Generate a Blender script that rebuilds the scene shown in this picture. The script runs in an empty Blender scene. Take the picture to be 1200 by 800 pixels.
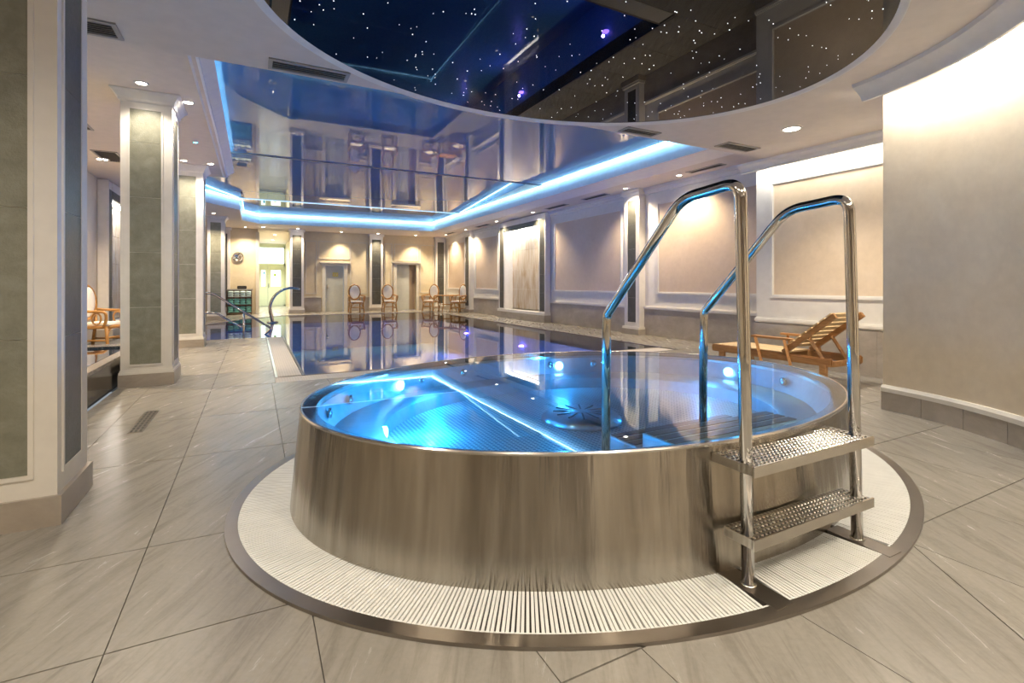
import bpy, bmesh, math, random
from mathutils import Vector, Matrix
random.seed(7)
S = bpy.context.scene
COL = S.collection
# ------------------------------------------------------------------ camera, world, exposure
FPX = 580.0
TH = math.atan(302 / FPX)
cam_d = bpy.data.cameras.new('camera'); cam = bpy.data.objects.new('camera', cam_d); COL.objects.link(cam)
cam.location = (0, 0, 1.15); cam.rotation_euler = (math.radians(90), 0, -TH)
cam_d.sensor_width = 36; cam_d.lens = FPX / 1200 * 36; cam_d.shift_y = -67 / 1200
cam_d.clip_start = 0.05; cam_d.clip_end = 100
S.camera = cam
w = bpy.data.worlds.new('world'); S.world = w; w.use_nodes = True
w.node_tree.nodes['Background'].inputs[0].default_value = (0.5, 0.55, 0.6, 1)
w.node_tree.nodes['Background'].inputs[1].default_value = 0.3
S.view_settings.view_transform = 'Standard'; S.view_settings.look = 'None'
S.view_settings.gamma = 1.0; S.view_settings.use_curve_mapping = False
S.view_settings.exposure = 1.0
S.cycles.max_bounces = 10; S.cycles.glossy_bounces = 6; S.cycles.transparent_max_bounces = 12
S.cycles.sample_clamp_indirect = 6.0
S.cycles.caustics_reflective = False; S.cycles.caustics_refractive = False
# light levels
P_DOWN = 150.0        # aisle downlights
P_NEAR = 80.0        # downlights of the tub room, one seen and the rest added
E_COVE = 19.0         # white cove strips
E_BLUE = 10.0        # blue cove strip round the mirror ceiling
P_POOL = 62.0        # underwater pool lamps
P_TUB = 4.2          # underwater tub lamps
WARM = (1.0, 0.80, 0.55); NEUT = (1.0, 0.87, 0.70)

# ------------------------------------------------------------------ materials
def mat(name):
    m = bpy.data.materials.new(name); m.use_nodes = True
    nt = m.node_tree; b = nt.nodes['Principled BSDF']
    return m, nt, b
def setp(b, col=None, rough=None, metal=None, spec=None):
    if col is not None: b.inputs['Base Color'].default_value = (*col, 1)
    if rough is not None: b.inputs['Roughness'].default_value = rough
    if metal is not None: b.inputs['Metallic'].default_value = metal
    if spec is not None: b.inputs['Specular IOR Level'].default_value = spec
def ramp(nt, fac, stops):
    r = nt.nodes.new('ShaderNodeValToRGB'); e = r.color_ramp.elements
    while len(e) < len(stops): e.new(0.5)
    for i, (p, c) in enumerate(stops): e[i].position = p; e[i].color = (*c, 1)
    nt.links.new(fac, r.inputs[0]); return r
def coords(nt, kind='Object', scale=(1, 1, 1), rot=(0, 0, 0)):
    if kind == 'World':
        t = nt.nodes.new('ShaderNodeNewGeometry'); out = t.outputs['Position']
    else:
        t = nt.nodes.new('ShaderNodeTexCoord'); out = t.outputs[kind]
    m = nt.nodes.new('ShaderNodeMapping'); m.inputs['Scale'].default_value = scale; m.inputs['Rotation'].default_value = rot
    nt.links.new(out, m.inputs[0]); return m.outputs[0]
def noise(nt, vec, scale, detail=4, rough=0.55, dist=0.0):
    n = nt.nodes.new('ShaderNodeTexNoise'); n.inputs['Scale'].default_value = scale
    n.inputs['Detail'].default_value = detail; n.inputs['Roughness'].default_value = rough; n.inputs['Distortion'].default_value = dist
    nt.links.new(vec, n.inputs['Vector']); return n.outputs['Fac']
def bump(nt, b, h, strength=0.1, dist=0.01):
    n = nt.nodes.new('ShaderNodeBump'); n.inputs['Strength'].default_value = strength; n.inputs['Distance'].default_value = dist
    nt.links.new(h, n.inputs['Height']); nt.links.new(n.outputs[0], b.inputs['Normal'])
def mixc(nt, fac, a, b_, mode='MIX'):
    n = nt.nodes.new('ShaderNodeMix'); n.data_type = 'RGBA'; n.blend_type = mode
    if hasattr(fac, 'links'): nt.links.new(fac, n.inputs[0])
    else: n.inputs[0].default_value = fac
    for s, v in ((6, a), (7, b_)):
        if hasattr(v, 'links'): nt.links.new(v, n.inputs[s])
        else: n.inputs[s].default_value = (*v, 1)
    return n.outputs[2]
def plain(name, col, rough=0.5, metal=0.0, spec=0.5):
    m, nt, b = mat(name); setp(b, col, rough, metal, spec)
    v = coords(nt, 'World'); n = noise(nt, v, 9, 3)
    k = 0.93
    r = ramp(nt, n, [(0.3, tuple(c * k for c in col)), (0.7, col)])
    nt.links.new(r.outputs[0], b.inputs['Base Color']); return m
def emis(name, col, strength):
    m, nt, b = mat(name); setp(b, col, 0.5)
    b.inputs['Emission Color'].default_value = (*col, 1); b.inputs['Emission Strength'].default_value = strength; return m
M = {}
M['white'] = plain('white_paint', (0.80, 0.77, 0.71), 0.45)
M['ceil'] = plain('ceiling_paint', (0.70, 0.62, 0.53), 0.6)
M['black'] = plain('black', (0.02, 0.02, 0.02), 0.5)
M['darkslot'] = plain('dark_slot', (0.05, 0.045, 0.04), 0.7)
M['ventgrey'] = plain('vent_grey', (0.33, 0.31, 0.28), 0.4)
M['chrome'] = plain('chrome', (0.62, 0.60, 0.57), 0.09, 1.0)
M['cushion'] = plain('cushion', (0.88, 0.84, 0.76), 0.9)
M['doorgrey'] = plain('door_grey', (0.52, 0.53, 0.47), 0.5)
M['doorframe'] = plain('door_frame', (0.66, 0.62, 0.52), 0.5)
M['brown'] = plain('brown_board', (0.36, 0.27, 0.18), 0.5)
M['yellow'] = plain('yellow_sign', (0.75, 0.62, 0.10), 0.5)
M['teal'] = plain('teal_towel', (0.20, 0.52, 0.47), 0.95)
M['paleteal'] = plain('pale_towel', (0.55, 0.68, 0.66), 0.95)
M['darkwood'] = plain('dark_wood', (0.13, 0.08, 0.05), 0.35)
M['grout'] = plain('grout', (0.20, 0.185, 0.165), 0.8)
M['slat'] = plain('white_slat', (0.84, 0.85, 0.82), 0.35)
M['ringsteel'] = plain('ring_steel', (0.33, 0.30, 0.27), 0.32, 1.0)
M['rattan'] = None
def m_wood(name, a, b_, rough=0.4, sc=30):
    m, nt, b = mat(name); v = coords(nt, 'Object', (1, 0.12, 1)); n = noise(nt, v, sc, 5, 0.6, 0.6)
    r = ramp(nt, n, [(0.3, a), (0.7, b_)]); nt.links.new(r.outputs[0], b.inputs['Base Color']); setp(b, None, rough); return m
M['rattan'] = m_wood('rattan', (0.32, 0.15, 0.035), (0.50, 0.26, 0.075), 0.35, 20)
M['teak'] = m_wood('teak', (0.33, 0.15, 0.05), (0.55, 0.29, 0.11), 0.45, 25)
M['slatwood'] = m_wood('seat_slat_wood', (0.58, 0.40, 0.20), (0.75, 0.56, 0.32), 0.45, 25)
def m_stone(name, a, b_, c_, rough=0.3, scale=2.0, stretch=(1, 1, 1), rot=(0, 0, 0), bmp=0.25, kind='World', tone=0.0):
    m, nt, b = mat(name); v = coords(nt, kind, stretch, rot)
    n1 = noise(nt, v, scale, 8, 0.62, 0.5); n2 = noise(nt, v, scale * 9, 6, 0.65)
    r = ramp(nt, n1, [(0.25, a), (0.5, b_), (0.75, c_)])
    r2 = ramp(nt, n2, [(0.3, (0.86, 0.85, 0.84)), (0.7, (1.0, 1.0, 1.0))])
    col = mixc(nt, 0.6, r.outputs[0], r2.outputs[0], 'MULTIPLY')
    if tone:
        oi = nt.nodes.new('ShaderNodeObjectInfo')
        r3 = ramp(nt, oi.outputs['Random'], [(0, (1 - tone,) * 3), (1, (1 + 0 * tone,) * 3)])
        col = mixc(nt, 1.0, col, r3.outputs[0], 'MULTIPLY')
    nt.links.new(col, b.inputs['Base Color'])
    rr = nt.nodes.new('ShaderNodeMapRange'); rr.inputs[3].default_value = rough * 0.75; rr.inputs[4].default_value = rough * 1.35
    nt.links.new(n2, rr.inputs[0]); nt.links.new(rr.outputs[0], b.inputs['Roughness'])
    bump(nt, b, n2, bmp, 0.004); return m
def m_tile():
    m, nt, b = mat('floor_tile_stone')
    v = coords(nt, 'World', (1, 1, 1), (0, 0, 0.62)); v2 = coords(nt, 'World', (1.0, 0.13, 1.0), (0, 0, 1.05)); v2.node.vector_type = 'TEXTURE'
    n1 = noise(nt, v, 0.9, 5, 0.5, 0.4); n2 = noise(nt, v2, 2.0, 10, 0.70, 0.8); n3 = noise(nt, v, 55, 4, 0.6)
    r = ramp(nt, n1, [(0.3, (0.29, 0.273, 0.24)), (0.7, (0.38, 0.358, 0.315))])
    r2 = ramp(nt, n2, [(0.36, (0.74, 0.72, 0.70)), (0.50, (0.93, 0.925, 0.92)), (0.66, (1.0, 1.0, 1.0))])
    r3 = ramp(nt, n3, [(0.35, (0.93, 0.93, 0.93)), (0.65, (1, 1, 1))])
    oi = nt.nodes.new('ShaderNodeObjectInfo'); r4 = ramp(nt, oi.outputs['Random'], [(0, (0.91, 0.91, 0.91)), (1, (1.0, 1.0, 1.0))])
    col = mixc(nt, 1.0, r.outputs[0], r2.outputs[0], 'MULTIPLY'); col = mixc(nt, 1.0, col, r3.outputs[0], 'MULTIPLY'); col = mixc(nt, 1.0, col, r4.outputs[0], 'MULTIPLY')
    nt.links.new(col, b.inputs['Base Color'])
    rr = nt.nodes.new('ShaderNodeMapRange'); rr.inputs[3].default_value = 0.16; rr.inputs[4].default_value = 0.34
    nt.links.new(n2, rr.inputs[0]); nt.links.new(rr.outputs[0], b.inputs['Roughness'])
    hb = noise(nt, v2, 7, 8, 0.65); bump(nt, b, hb, 0.13, 0.004); return m
M['tile'] = m_tile()
M['dado'] = m_stone('dado_stone', (0.34, 0.295, 0.245), (0.45, 0.40, 0.34), (0.57, 0.52, 0.455), 0.3, 1.8, (1, 1, 1.6), (0.4, 0.2, 0.3), 0.12, 'World', 0.10)
M['colstone'] = m_stone('column_stone', (0.20, 0.20, 0.155), (0.255, 0.26, 0.205), (0.32, 0.325, 0.265), 0.30, 9, (1, 1, 1), (0, 0, 0), 0.8, 'World', 0.06)
M['strip'] = m_stone('strip_stone', (0.07, 0.07, 0.06), (0.09, 0.09, 0.077), (0.115, 0.115, 0.10), 0.35, 7, (1, 1, 1), (0, 0, 0), 0.4)
M['riser'] = m_stone('dark_riser', (0.018, 0.013, 0.010), (0.03, 0.022, 0.017), (0.045, 0.035, 0.03), 0.12, 6, (1, 1, 1), (0, 0, 0), 0.1)
M['mosaic'] = m_stone('dark_mosaic', (0.01, 0.01, 0.01), (0.03, 0.03, 0.03), (0.12, 0.12, 0.11), 0.2, 40, (1, 1, 1), (0, 0, 0), 0.2)
M['copstone'] = m_stone('coping_stone', (0.13, 0.11, 0.09), (0.17, 0.145, 0.12), (0.21, 0.18, 0.15), 0.2, 6, (1, 1, 1), (0, 0, 0), 0.1)
M['fallstone'] = m_stone('onyx_stone', (0.30, 0.19, 0.08), (0.50, 0.43, 0.34), (0.58, 0.55, 0.50), 0.2, 2.2, (1, 2.6, 0.5), (0.25, 0, 0), 0.1)
M['wall'] = m_stone('stucco', (0.70, 0.59, 0.44), (0.75, 0.65, 0.50), (0.79, 0.70, 0.56), 0.5, 1.3, (1, 1, 1), (0, 0, 0), 0.08)
M['panel'] = m_stone('panel_stucco', (0.66, 0.52, 0.38), (0.71, 0.57, 0.43), (0.74, 0.61, 0.48), 0.55, 1.5, (1, 1, 1), (0, 0, 0), 0.08)
M['nichepanel'] = m_stone('niche_stucco', (0.66, 0.53, 0.37), (0.72, 0.59, 0.43), (0.76, 0.64, 0.49), 0.5, 1.3, (1, 1, 1), (0, 0, 0), 0.08)
M['backwall'] = m_stone('cream_wall', (0.66, 0.57, 0.38), (0.70, 0.61, 0.42), (0.73, 0.65, 0.47), 0.5, 1.0, (1, 1, 1), (0, 0, 0), 0.05)
def m_steel(name, col, rough, aniso, streak):
    m, nt, b = mat(name); setp(b, col, rough, 1.0)
    v = coords(nt, 'Object', streak); n = noise(nt, v, 1, 3, 0.6)
    r = ramp(nt, n, [(0.3, tuple(c * 0.86 for c in col)), (0.7, col)]); nt.links.new(r.outputs[0], b.inputs['Base Color'])
    rr = nt.nodes.new('ShaderNodeMapRange'); rr.inputs[3].default_value = rough * 0.85; rr.inputs[4].default_value = rough * 1.2
    nt.links.new(n, rr.inputs[0]); nt.links.new(rr.outputs[0], b.inputs['Roughness'])
    if aniso > 0.9:
        v2 = coords(nt, 'Object', (1, 1, 0.02)); na = noise(nt, v2, 2.6, 2, 0.5); nb = noise(nt, v2, 16, 3, 0.55)
        ad = nt.nodes.new('ShaderNodeMath'); ad.operation = 'MULTIPLY_ADD'; ad.inputs[1].default_value = 0.12; nt.links.new(nb, ad.inputs[0]); nt.links.new(na, ad.inputs[2])
        bump(nt, b, ad.outputs[0], 0.55, 0.06)
        rs = ramp(nt, nb, [(0.3, (0.72, 0.71, 0.70)), (0.65, (1, 1, 1))]); nt.links.new(mixc(nt, 1.0, r.outputs[0], rs.outputs[0], 'MULTIPLY'), b.inputs['Base Color'])  # darker vertical streaks painted into the steel colour in place of reflections
    if aniso:
        b.inputs['Anisotropic'].default_value = aniso
        t = nt.nodes.new('ShaderNodeTangent'); t.direction_type = 'RADIAL'; t.axis = 'Z'
        nt.links.new(t.outputs[0], b.inputs['Tangent']); b.inputs['Anisotropic Rotation'].default_value = 0.25
    return m
M['tubsteel'] = m_steel('brushed_steel', (0.46, 0.425, 0.37), 0.20, 0.97, (14, 14, 0.4))
M['innersteel'] = m_steel('inner_steel', (0.58, 0.60, 0.62), 0.36, 0.0, (20, 20, 20))
M['innersteel'].node_tree.nodes['Principled BSDF'].inputs['Metallic'].default_value = 0.7
M['rimsteel'] = m_steel('rim_steel', (0.66, 0.64, 0.60), 0.18, 0.0, (4, 4, 4))
def m_perf(name, col, dark, cell, rough=0.35, thr=0.33):
    m, nt, b = mat(name); setp(b, col, rough, 1.0)
    v = coords(nt, 'Object', (1 / cell, 1 / cell, 0))
    fr = nt.nodes.new('ShaderNodeVectorMath'); fr.operation = 'FRACTION'; nt.links.new(v, fr.inputs[0])
    sb = nt.nodes.new('ShaderNodeVectorMath'); sb.operation = 'SUBTRACT'; sb.inputs[1].default_value = (0.5, 0.5, 0.0); nt.links.new(fr.outputs[0], sb.inputs[0])
    ln = nt.nodes.new('ShaderNodeVectorMath'); ln.operation = 'LENGTH'; nt.links.new(sb.outputs[0], ln.inputs[0])
    r = ramp(nt, ln.outputs['Value'], [(thr - 0.05, dark), (thr + 0.05, col)])
    nt.links.new(r.outputs[0], b.inputs['Base Color']); bump(nt, b, ln.outputs['Value'], 0.5, 0.004); return m
M['coversteel'] = m_steel('cover_steel', (0.70, 0.72, 0.74), 0.30, 0.8, (20, 20, 20))
M['perf'] = m_perf('perforated_floor', (0.72, 0.74, 0.74), (0.16, 0.24, 0.30), 0.028)
M['perf'].node_tree.nodes['Principled BSDF'].inputs['Metallic'].default_value = 0.25
M['tread'] = m_perf('studded_tread', (0.62, 0.60, 0.56), (0.22, 0.21, 0.20), 0.022, 0.3)
def m_water(name, tint, bstr, bscale):
    m = bpy.data.materials.new(name); m.use_nodes = True; nt = m.node_tree
    for n in list(nt.nodes): nt.nodes.remove(n)
    o = nt.nodes.new('ShaderNodeOutputMaterial'); mx = nt.nodes.new('ShaderNodeMixShader')
    tr = nt.nodes.new('ShaderNodeBsdfTransparent'); gl = nt.nodes.new('ShaderNodeBsdfGlossy'); fr = nt.nodes.new('ShaderNodeFresnel')
    tr.inputs[0].default_value = (*tint, 1); gl.inputs['Roughness'].default_value = 0.0; gl.inputs[0].default_value = (0.95, 0.96, 1, 1)
    fr.inputs[0].default_value = 1.40
    v = coords(nt, 'World'); n = noise(nt, v, bscale, 2, 0.5)
    bp = nt.nodes.new('ShaderNodeBump'); bp.inputs['Strength'].default_value = bstr; bp.inputs['Distance'].default_value = 0.01
    nt.links.new(n, bp.inputs['Height']); nt.links.new(bp.outputs[0], gl.inputs['Normal'])
    nt.links.new(fr.outputs[0], mx.inputs[0]); nt.links.new(tr.outputs[0], mx.inputs[1]); nt.links.new(gl.outputs[0], mx.inputs[2])
    nt.links.new(mx.outputs[0], o.inputs[0]); return m
M['poolwater'] = m_water('pool_water', (0.70, 0.86, 0.95), 0.035, 3.0)
M['tubwater'] = m_water('tub_water', (0.50, 0.80, 0.95), 0.02, 3.0)
M['pooltile'] = m_stone('pool_mosaic', (0.12, 0.36, 0.66), (0.16, 0.44, 0.76), (0.22, 0.52, 0.84), 0.3, 14, (1, 1, 1), (0, 0, 0), 0.1)
def m_gloss(name, base, rough, spec_col, metal):
    m, nt, b = mat(name); setp(b, base, rough, metal, 0.5)
    v = coords(nt, 'World'); n = noise(nt, v, 0.6, 2); bump(nt, b, n, 0.03, 0.02); return m
M['mirror'] = m_gloss('stretch_mirror', (0.075, 0.19, 0.36), 0.015, None, 0.0)
M['mirror'].node_tree.nodes['Principled BSDF'].inputs['IOR'].default_value = 2.3
M['starblack'] = m_gloss('star_film', (0.003, 0.003, 0.005), 0.01, None, 0.0)
M['starblack'].node_tree.nodes['Principled BSDF'].inputs['Specular IOR Level'].default_value = 0.24
M['star'] = emis('star_light', (0.9, 0.95, 1.0), 2.0)
M['ledwhite'] = emis('white_led', (1.0, 0.95, 0.86), E_COVE)
M['lednich'] = emis('niche_led', (1.0, 0.96, 0.88), 12.0)
M['jointglow'] = emis('joint_glow', (0.6, 0.85, 1.0), 0.5)  # joint profile is no lamp; its glow stands in for strip light on it
M['ledfall'] = emis('waterfall_led', (1.0, 0.96, 0.9), 30.0)
M['ledblue'] = emis('blue_led', (0.34, 0.73, 1.0), E_BLUE)
M['fascia'] = plain('cove_white', (0.86, 0.88, 0.90), 0.4)
M['lens'] = emis('downlight_lens', (1.0, 0.92, 0.78), 14.0)
M['lenscyan'] = emis('cyan_lens', (0.1, 0.75, 1.0), 8.0)
M['tublamp'] = emis('tub_lamp', (0.25, 0.65, 1.0), 10.0)
M['poollamp'] = emis('pool_lamp', (0.35, 0.15, 1.0), 15.0)
M['daylight'] = emis('daylit_glass', (0.78, 0.94, 1.0), 1.6)
M['clockface'] = plain('clock_face', (0.30, 0.31, 0.33), 0.25, 0.6)

# ------------------------------------------------------------------ builders
def link(o, parent=None):
    COL.objects.link(o)
    if parent: o.parent = parent
    return o
def from_bm(name, bm, m, parent=None, smooth=False, loc=(0, 0, 0), rz=0):
    me = bpy.data.meshes.new(name); bmesh.ops.recalc_face_normals(bm, faces=bm.faces); bm.to_mesh(me); bm.free()
    me.materials.append(m)
    if smooth:
        for p in me.polygons: p.use_smooth = True
    o = bpy.data.objects.new(name, me); o.location = loc; o.rotation_euler[2] = rz
    return link(o, parent)
def face_up(o):
    for p in o.data.polygons:
        if p.normal.z < 0: p.flip()
    o.data.update(); return o
def tag(o, label=None, cat=None, group=None, kind=None):
    if label: o['label'] = label
    if cat: o['category'] = cat
    if group: o['group'] = group
    if kind: o['kind'] = kind
    return o
def thing(name, label, cat, loc=(0, 0, 0), rz=0, group=None):
    o = bpy.data.objects.new(name, None); o.location = loc; o.rotation_euler[2] = rz; o.empty_display_size = 0.1
    COL.objects.link(o); return tag(o, label, cat, group)
def cbox(bm, x0, x1, y0, y1, z0, z1, mtx=None):
    vs = [bm.verts.new((x, y, z)) for x in (x0, x1) for y in (y0, y1) for z in (z0, z1)]
    for f in ((0, 1, 3, 2), (4, 6, 7, 5), (0, 4, 5, 1), (2, 3, 7, 6), (0, 2, 6, 4), (1, 5, 7, 3)): bm.faces.new([vs[i] for i in f])
    if mtx is not None: bmesh.ops.transform(bm, matrix=mtx, verts=vs)
    return vs
def box(name, x0, x1, y0, y1, z0, z1, m, parent=None, bev=0.0):
    """box whose object origin is its base centre"""
    cx, cy = (x0 + x1) / 2, (y0 + y1) / 2
    bm = bmesh.new(); cbox(bm, x0 - cx, x1 - cx, y0 - cy, y1 - cy, 0, z1 - z0)
    if bev: bmesh.ops.bevel(bm, geom=list(bm.edges), offset=bev, segments=2, affect='EDGES', profile=0.5)
    return from_bm(name, bm, m, parent, False, (cx, cy, z0))
def prism(name, poly, z0, z1, m, parent=None):
    bm = bmesh.new(); a = [bm.verts.new((x, y, z0)) for x, y in poly]; b = [bm.verts.new((x, y, z1)) for x, y in poly]
    n = len(poly); bm.faces.new(a); bm.faces.new(b)
    for i in range(n): bm.faces.new((a[i], a[(i + 1) % n], b[(i + 1) % n], b[i]))
    return from_bm(name, bm, m, parent)
def fillet(pts, r, seg=6):
    pts = [Vector(p) for p in pts]; out = [pts[0]]
    for i in range(1, len(pts) - 1):
        p = pts[i]; a = (pts[i - 1] - p); b = (pts[i + 1] - p); la, lb = a.length, b.length
        rr = min(r[i - 1] if isinstance(r, (list, tuple)) else r, la * 0.49, lb * 0.49); a.normalize(); b.normalize()
        p0 = p + a * rr; p1 = p + b * rr
        for k in range(seg + 1):
            t = k / seg; out.append(p0 * (1 - t) ** 2 + p * 2 * t * (1 - t) + p1 * t * t)
    out.append(pts[-1]); return out
def sweep(bm, pts, rad, n=10, closed=False, flat=1.0):
    pts = [Vector(p) for p in pts]; N = len(pts); rings = []
    up = None
    for i, p in enumerate(pts):
        if closed: t = pts[(i + 1) % N] - pts[i - 1]
        else: t = pts[min(i + 1, N - 1)] - pts[max(i - 1, 0)]
        t.normalize()
        if up is None: up = Vector((0, 0, 1)) if abs(t.z) < 0.9 else Vector((1, 0, 0))
        u = up - t * up.dot(t); u.normalize(); up = u; v = t.cross(u)
        rr = rad[i] if isinstance(rad, (list, tuple)) else rad
        rings.append([bm.verts.new(p + u * (rr * math.cos(2 * math.pi * k / n)) + v * (rr * flat * math.sin(2 * math.pi * k / n))) for k in range(n)])
    for i in range(N if closed else N - 1):
        A, B = rings[i], rings[(i + 1) % N]
        for k in range(n): bm.faces.new((A[k], A[(k + 1) % n], B[(k + 1) % n], B[k]))
    if not closed: bm.faces.new(rings[0]); bm.faces.new(rings[-1])
def tube(name, pts, rad, m, parent=None, n=10, closed=False, flat=1.0):
    bm = bmesh.new(); sweep(bm, pts, rad, n, closed, flat); return from_bm(name, bm, m, parent, True)
def lathe(name, prof, m, parent=None, n=32, loc=(0, 0, 0), smooth=True, a=1.0, b=1.0):
    bm = bmesh.new(); rings = []
    for r, z in prof: rings.append([bm.verts.new((r * a * math.cos(2 * math.pi * k / n), r * b * math.sin(2 * math.pi * k / n), z)) for k in range(n)])
    for A, B in zip(rings[:-1], rings[1:]):
        for k in range(n): bm.faces.new((A[k], A[(k + 1) % n], B[(k + 1) % n], B[k]))
    if prof[0][0] > 1e-4: bm.faces.new(rings[0])
    if prof[-1][0] > 1e-4: bm.faces.new(rings[-1])
    o = from_bm(name, bm, m, parent, smooth, loc); return o
def oval(name, prof, m, parent=None, n=160, loc=(0, 0, 0), smooth=True, close=True, cap0=False, cap1=False):
    """profile of (semi-axis a, semi-axis b, z), swept round an ellipse; close joins last ring to first"""
    bm = bmesh.new(); rings = []
    for a, b, z in prof: rings.append([bm.verts.new((a * math.cos(2 * math.pi * k / n), b * math.sin(2 * math.pi * k / n), z)) for k in range(n)])
    L = len(rings)
    for i in range(L if close else L - 1):
        A, B = rings[i], rings[(i + 1) % L]
        for k in range(n): bm.faces.new((A[k], A[(k + 1) % n], B[(k + 1) % n], B[k]))
    if cap0: bm.faces.new(rings[0])
    if cap1: bm.faces.new(rings[-1])
    o = from_bm(name, bm, m, parent, False, loc)
    if smooth:
        me = o.data
        for p in me.polygons: p.use_smooth = True
        me.set_sharp_from_angle(angle=math.radians(35))
    return o
def arcwall(name, cx, cy, prof, t0, t1, m, parent=None, n=40):
    """closed cross-section profile of (a, b, z) swept along part of an ellipse (degrees)"""
    bm = bmesh.new(); rings = []
    for i in range(n + 1):
        t = math.radians(t0 + (t1 - t0) * i / n)
        rings.append([bm.verts.new((cx + a * math.cos(t), cy + b * math.sin(t), z)) for a, b, z in prof])
    L = len(prof)
    for A, B in zip(rings[:-1], rings[1:]):
        for k in range(L): bm.faces.new((A[k], A[(k + 1) % L], B[(k + 1) % L], B[k]))
    bm.faces.new(rings[0]); bm.faces.new(rings[-1])
    o = from_bm(name, bm, m, parent)
    for p in o.data.polygons: p.use_smooth = True
    o.data.set_sharp_from_angle(angle=math.radians(30)); return o
def strip_lamp_point(loc, col, power, radius=0.05):
    d = bpy.data.lights.new('lamp_light', 'POINT'); d.color = col; d.energy = power; d.shadow_soft_size = radius
    o = bpy.data.objects.new('lamp_light', d); o.location = loc; return link(o)
def spot(loc, col, power, angle=80, blend=0.6, radius=0.04, tilt=(0, 0)):
    d = bpy.data.lights.new('lamp_light', 'SPOT'); d.color = col; d.energy = power; d.shadow_soft_size = radius
    d.spot_size = math.radians(angle); d.spot_blend = blend
    o = bpy.data.objects.new('lamp_light', d); o.location = loc; o.rotation_euler = (math.radians(tilt[0]), math.radians(tilt[1]), 0); return link(o)

ZN, ZA, ZM = 2.93, 3.32, 3.64        # near ceiling, aisle ceiling, mirror ceiling
# ------------------------------------------------------------------ floor and its tiles
floor = prism('floor', [(-1.34, -3), (8.1, -3), (8.1, 6.4), (-1.34, 6.4)], -0.3, -0.012, M['grout']); tag(floor, kind='structure')
for poly in ([(-1.34, 6.4), (0.22, 6.4), (0.22, 11.93), (-1.34, 11.93)], [(6.58, 6.4), (8.1, 6.4), (8.1, 22), (6.58, 22)],
             [(-3, 11.93), (-2, 11.93), (-2, 14.9), (-1.3, 16.3), (-0.4, 18.4), (0.9, 19.9), (6.58, 19.9), (6.58, 22), (-3, 22)],
             [(0.0, 22), (1.6, 22), (1.6, 30), (0.0, 30)]):
    prism('slab', poly, -0.3, -0.012, M['grout'], floor)
def tile(x0, x1, y0, y1):
    g = 0.0018; h = 0.0032
    box('tile', x0 + g, x1 - g, y0 + h, y1 - h, -0.012, 0.0, M['tile'], floor)
def tile_poly(poly):
    prism('tile', poly, -0.012, 0.0, M['tile'], floor)
XL = [-1.34, -1.03, -0.415, 0.18, 0.785, 1.385, 1.985, 2.59, 3.25, 3.85, 4.45, 5.05, 5.65, 6.25, 6.85, 7.45, 7.9]
YN = [-0.6, 0.0, 0.6]
for i in range(len(XL) - 1):
    for y0, y1 in ((1.2, 1.95), (1.95, 2.655), (2.655, 3.93), (3.93, 5.05), (5.05, 6.395)):
        # the oval grate covers the middle
        cx, cy = (XL[i] + XL[i + 1]) / 2, (y0 + y1) / 2
        tile(XL[i], XL[i + 1], y0, y1)
XF = [-1.34, -1.03, -0.415, 0.485, 1.085, 1.685, 2.59, 3.25, 3.85, 4.45, 5.05]
for i in range(len(XF) - 1):
    for y0, y1 in ((-1.2, 0.0), (0.0, 1.2)):
        x0, x1 = XF[i], XF[i + 1]
        if i == 5 and y0 == 0.0:      # mitred fold of the floor fall
            g = 0.002
            tile_poly([(x0 + g, y0 + g), (1.56 + 0.13, y0 + g), (2.59 - g, 1.14), (2.59 - g, y1 - g), (x0 + g, y1 - g)])
            tile_poly([(1.56 + 0.14, y0 + g), (x1 - g, y0 + g), (x1 - g, 1.134)])
        else: tile(x0, x1, y0, y1)
for i, (x0, x1) in enumerate(((-1.34, -1.03), (-1.03, -0.415), (-0.415, 0.225))):
    for y0, y1 in ((6.4, 7.4), (7.4, 8.6), (8.6, 9.8), (9.8, 11.0), (11.0, 11.93)): tile(x0, x1, y0, y1)
for y0, y1 in [(6.4 + 1.2 * k, 7.6 + 1.2 * k) for k in range(13)]:
    tile(6.62, 7.22, y0, y1); tile(7.22, 7.9, y0, y1)
for k in range(9): tile(0.9 + 0.63 * k, 1.53 + 0.63 * k, 19.94, 20.9); tile(0.9 + 0.63 * k, 1.53 + 0.63 * k, 20.9, 21.9)
tile_poly([(-0.4, 18.45), (0.88, 19.92), (0.88, 21.9), (-0.4, 21.9)]); tile_poly([(-1.3, 16.35), (-0.41, 18.43), (-0.41, 21.9), (-1.3, 21.9)])
tile_poly([(-2.0, 14.95), (-1.31, 16.33), (-1.31, 21.9), (-2.0, 21.9)])
for k in range(6): tile(0.02, 0.8, 21.9 + 1.2 * k, 23.1 + 1.2 * k); tile(0.8, 1.58, 21.9 + 1.2 * k, 23.1 + 1.2 * k)

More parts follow.
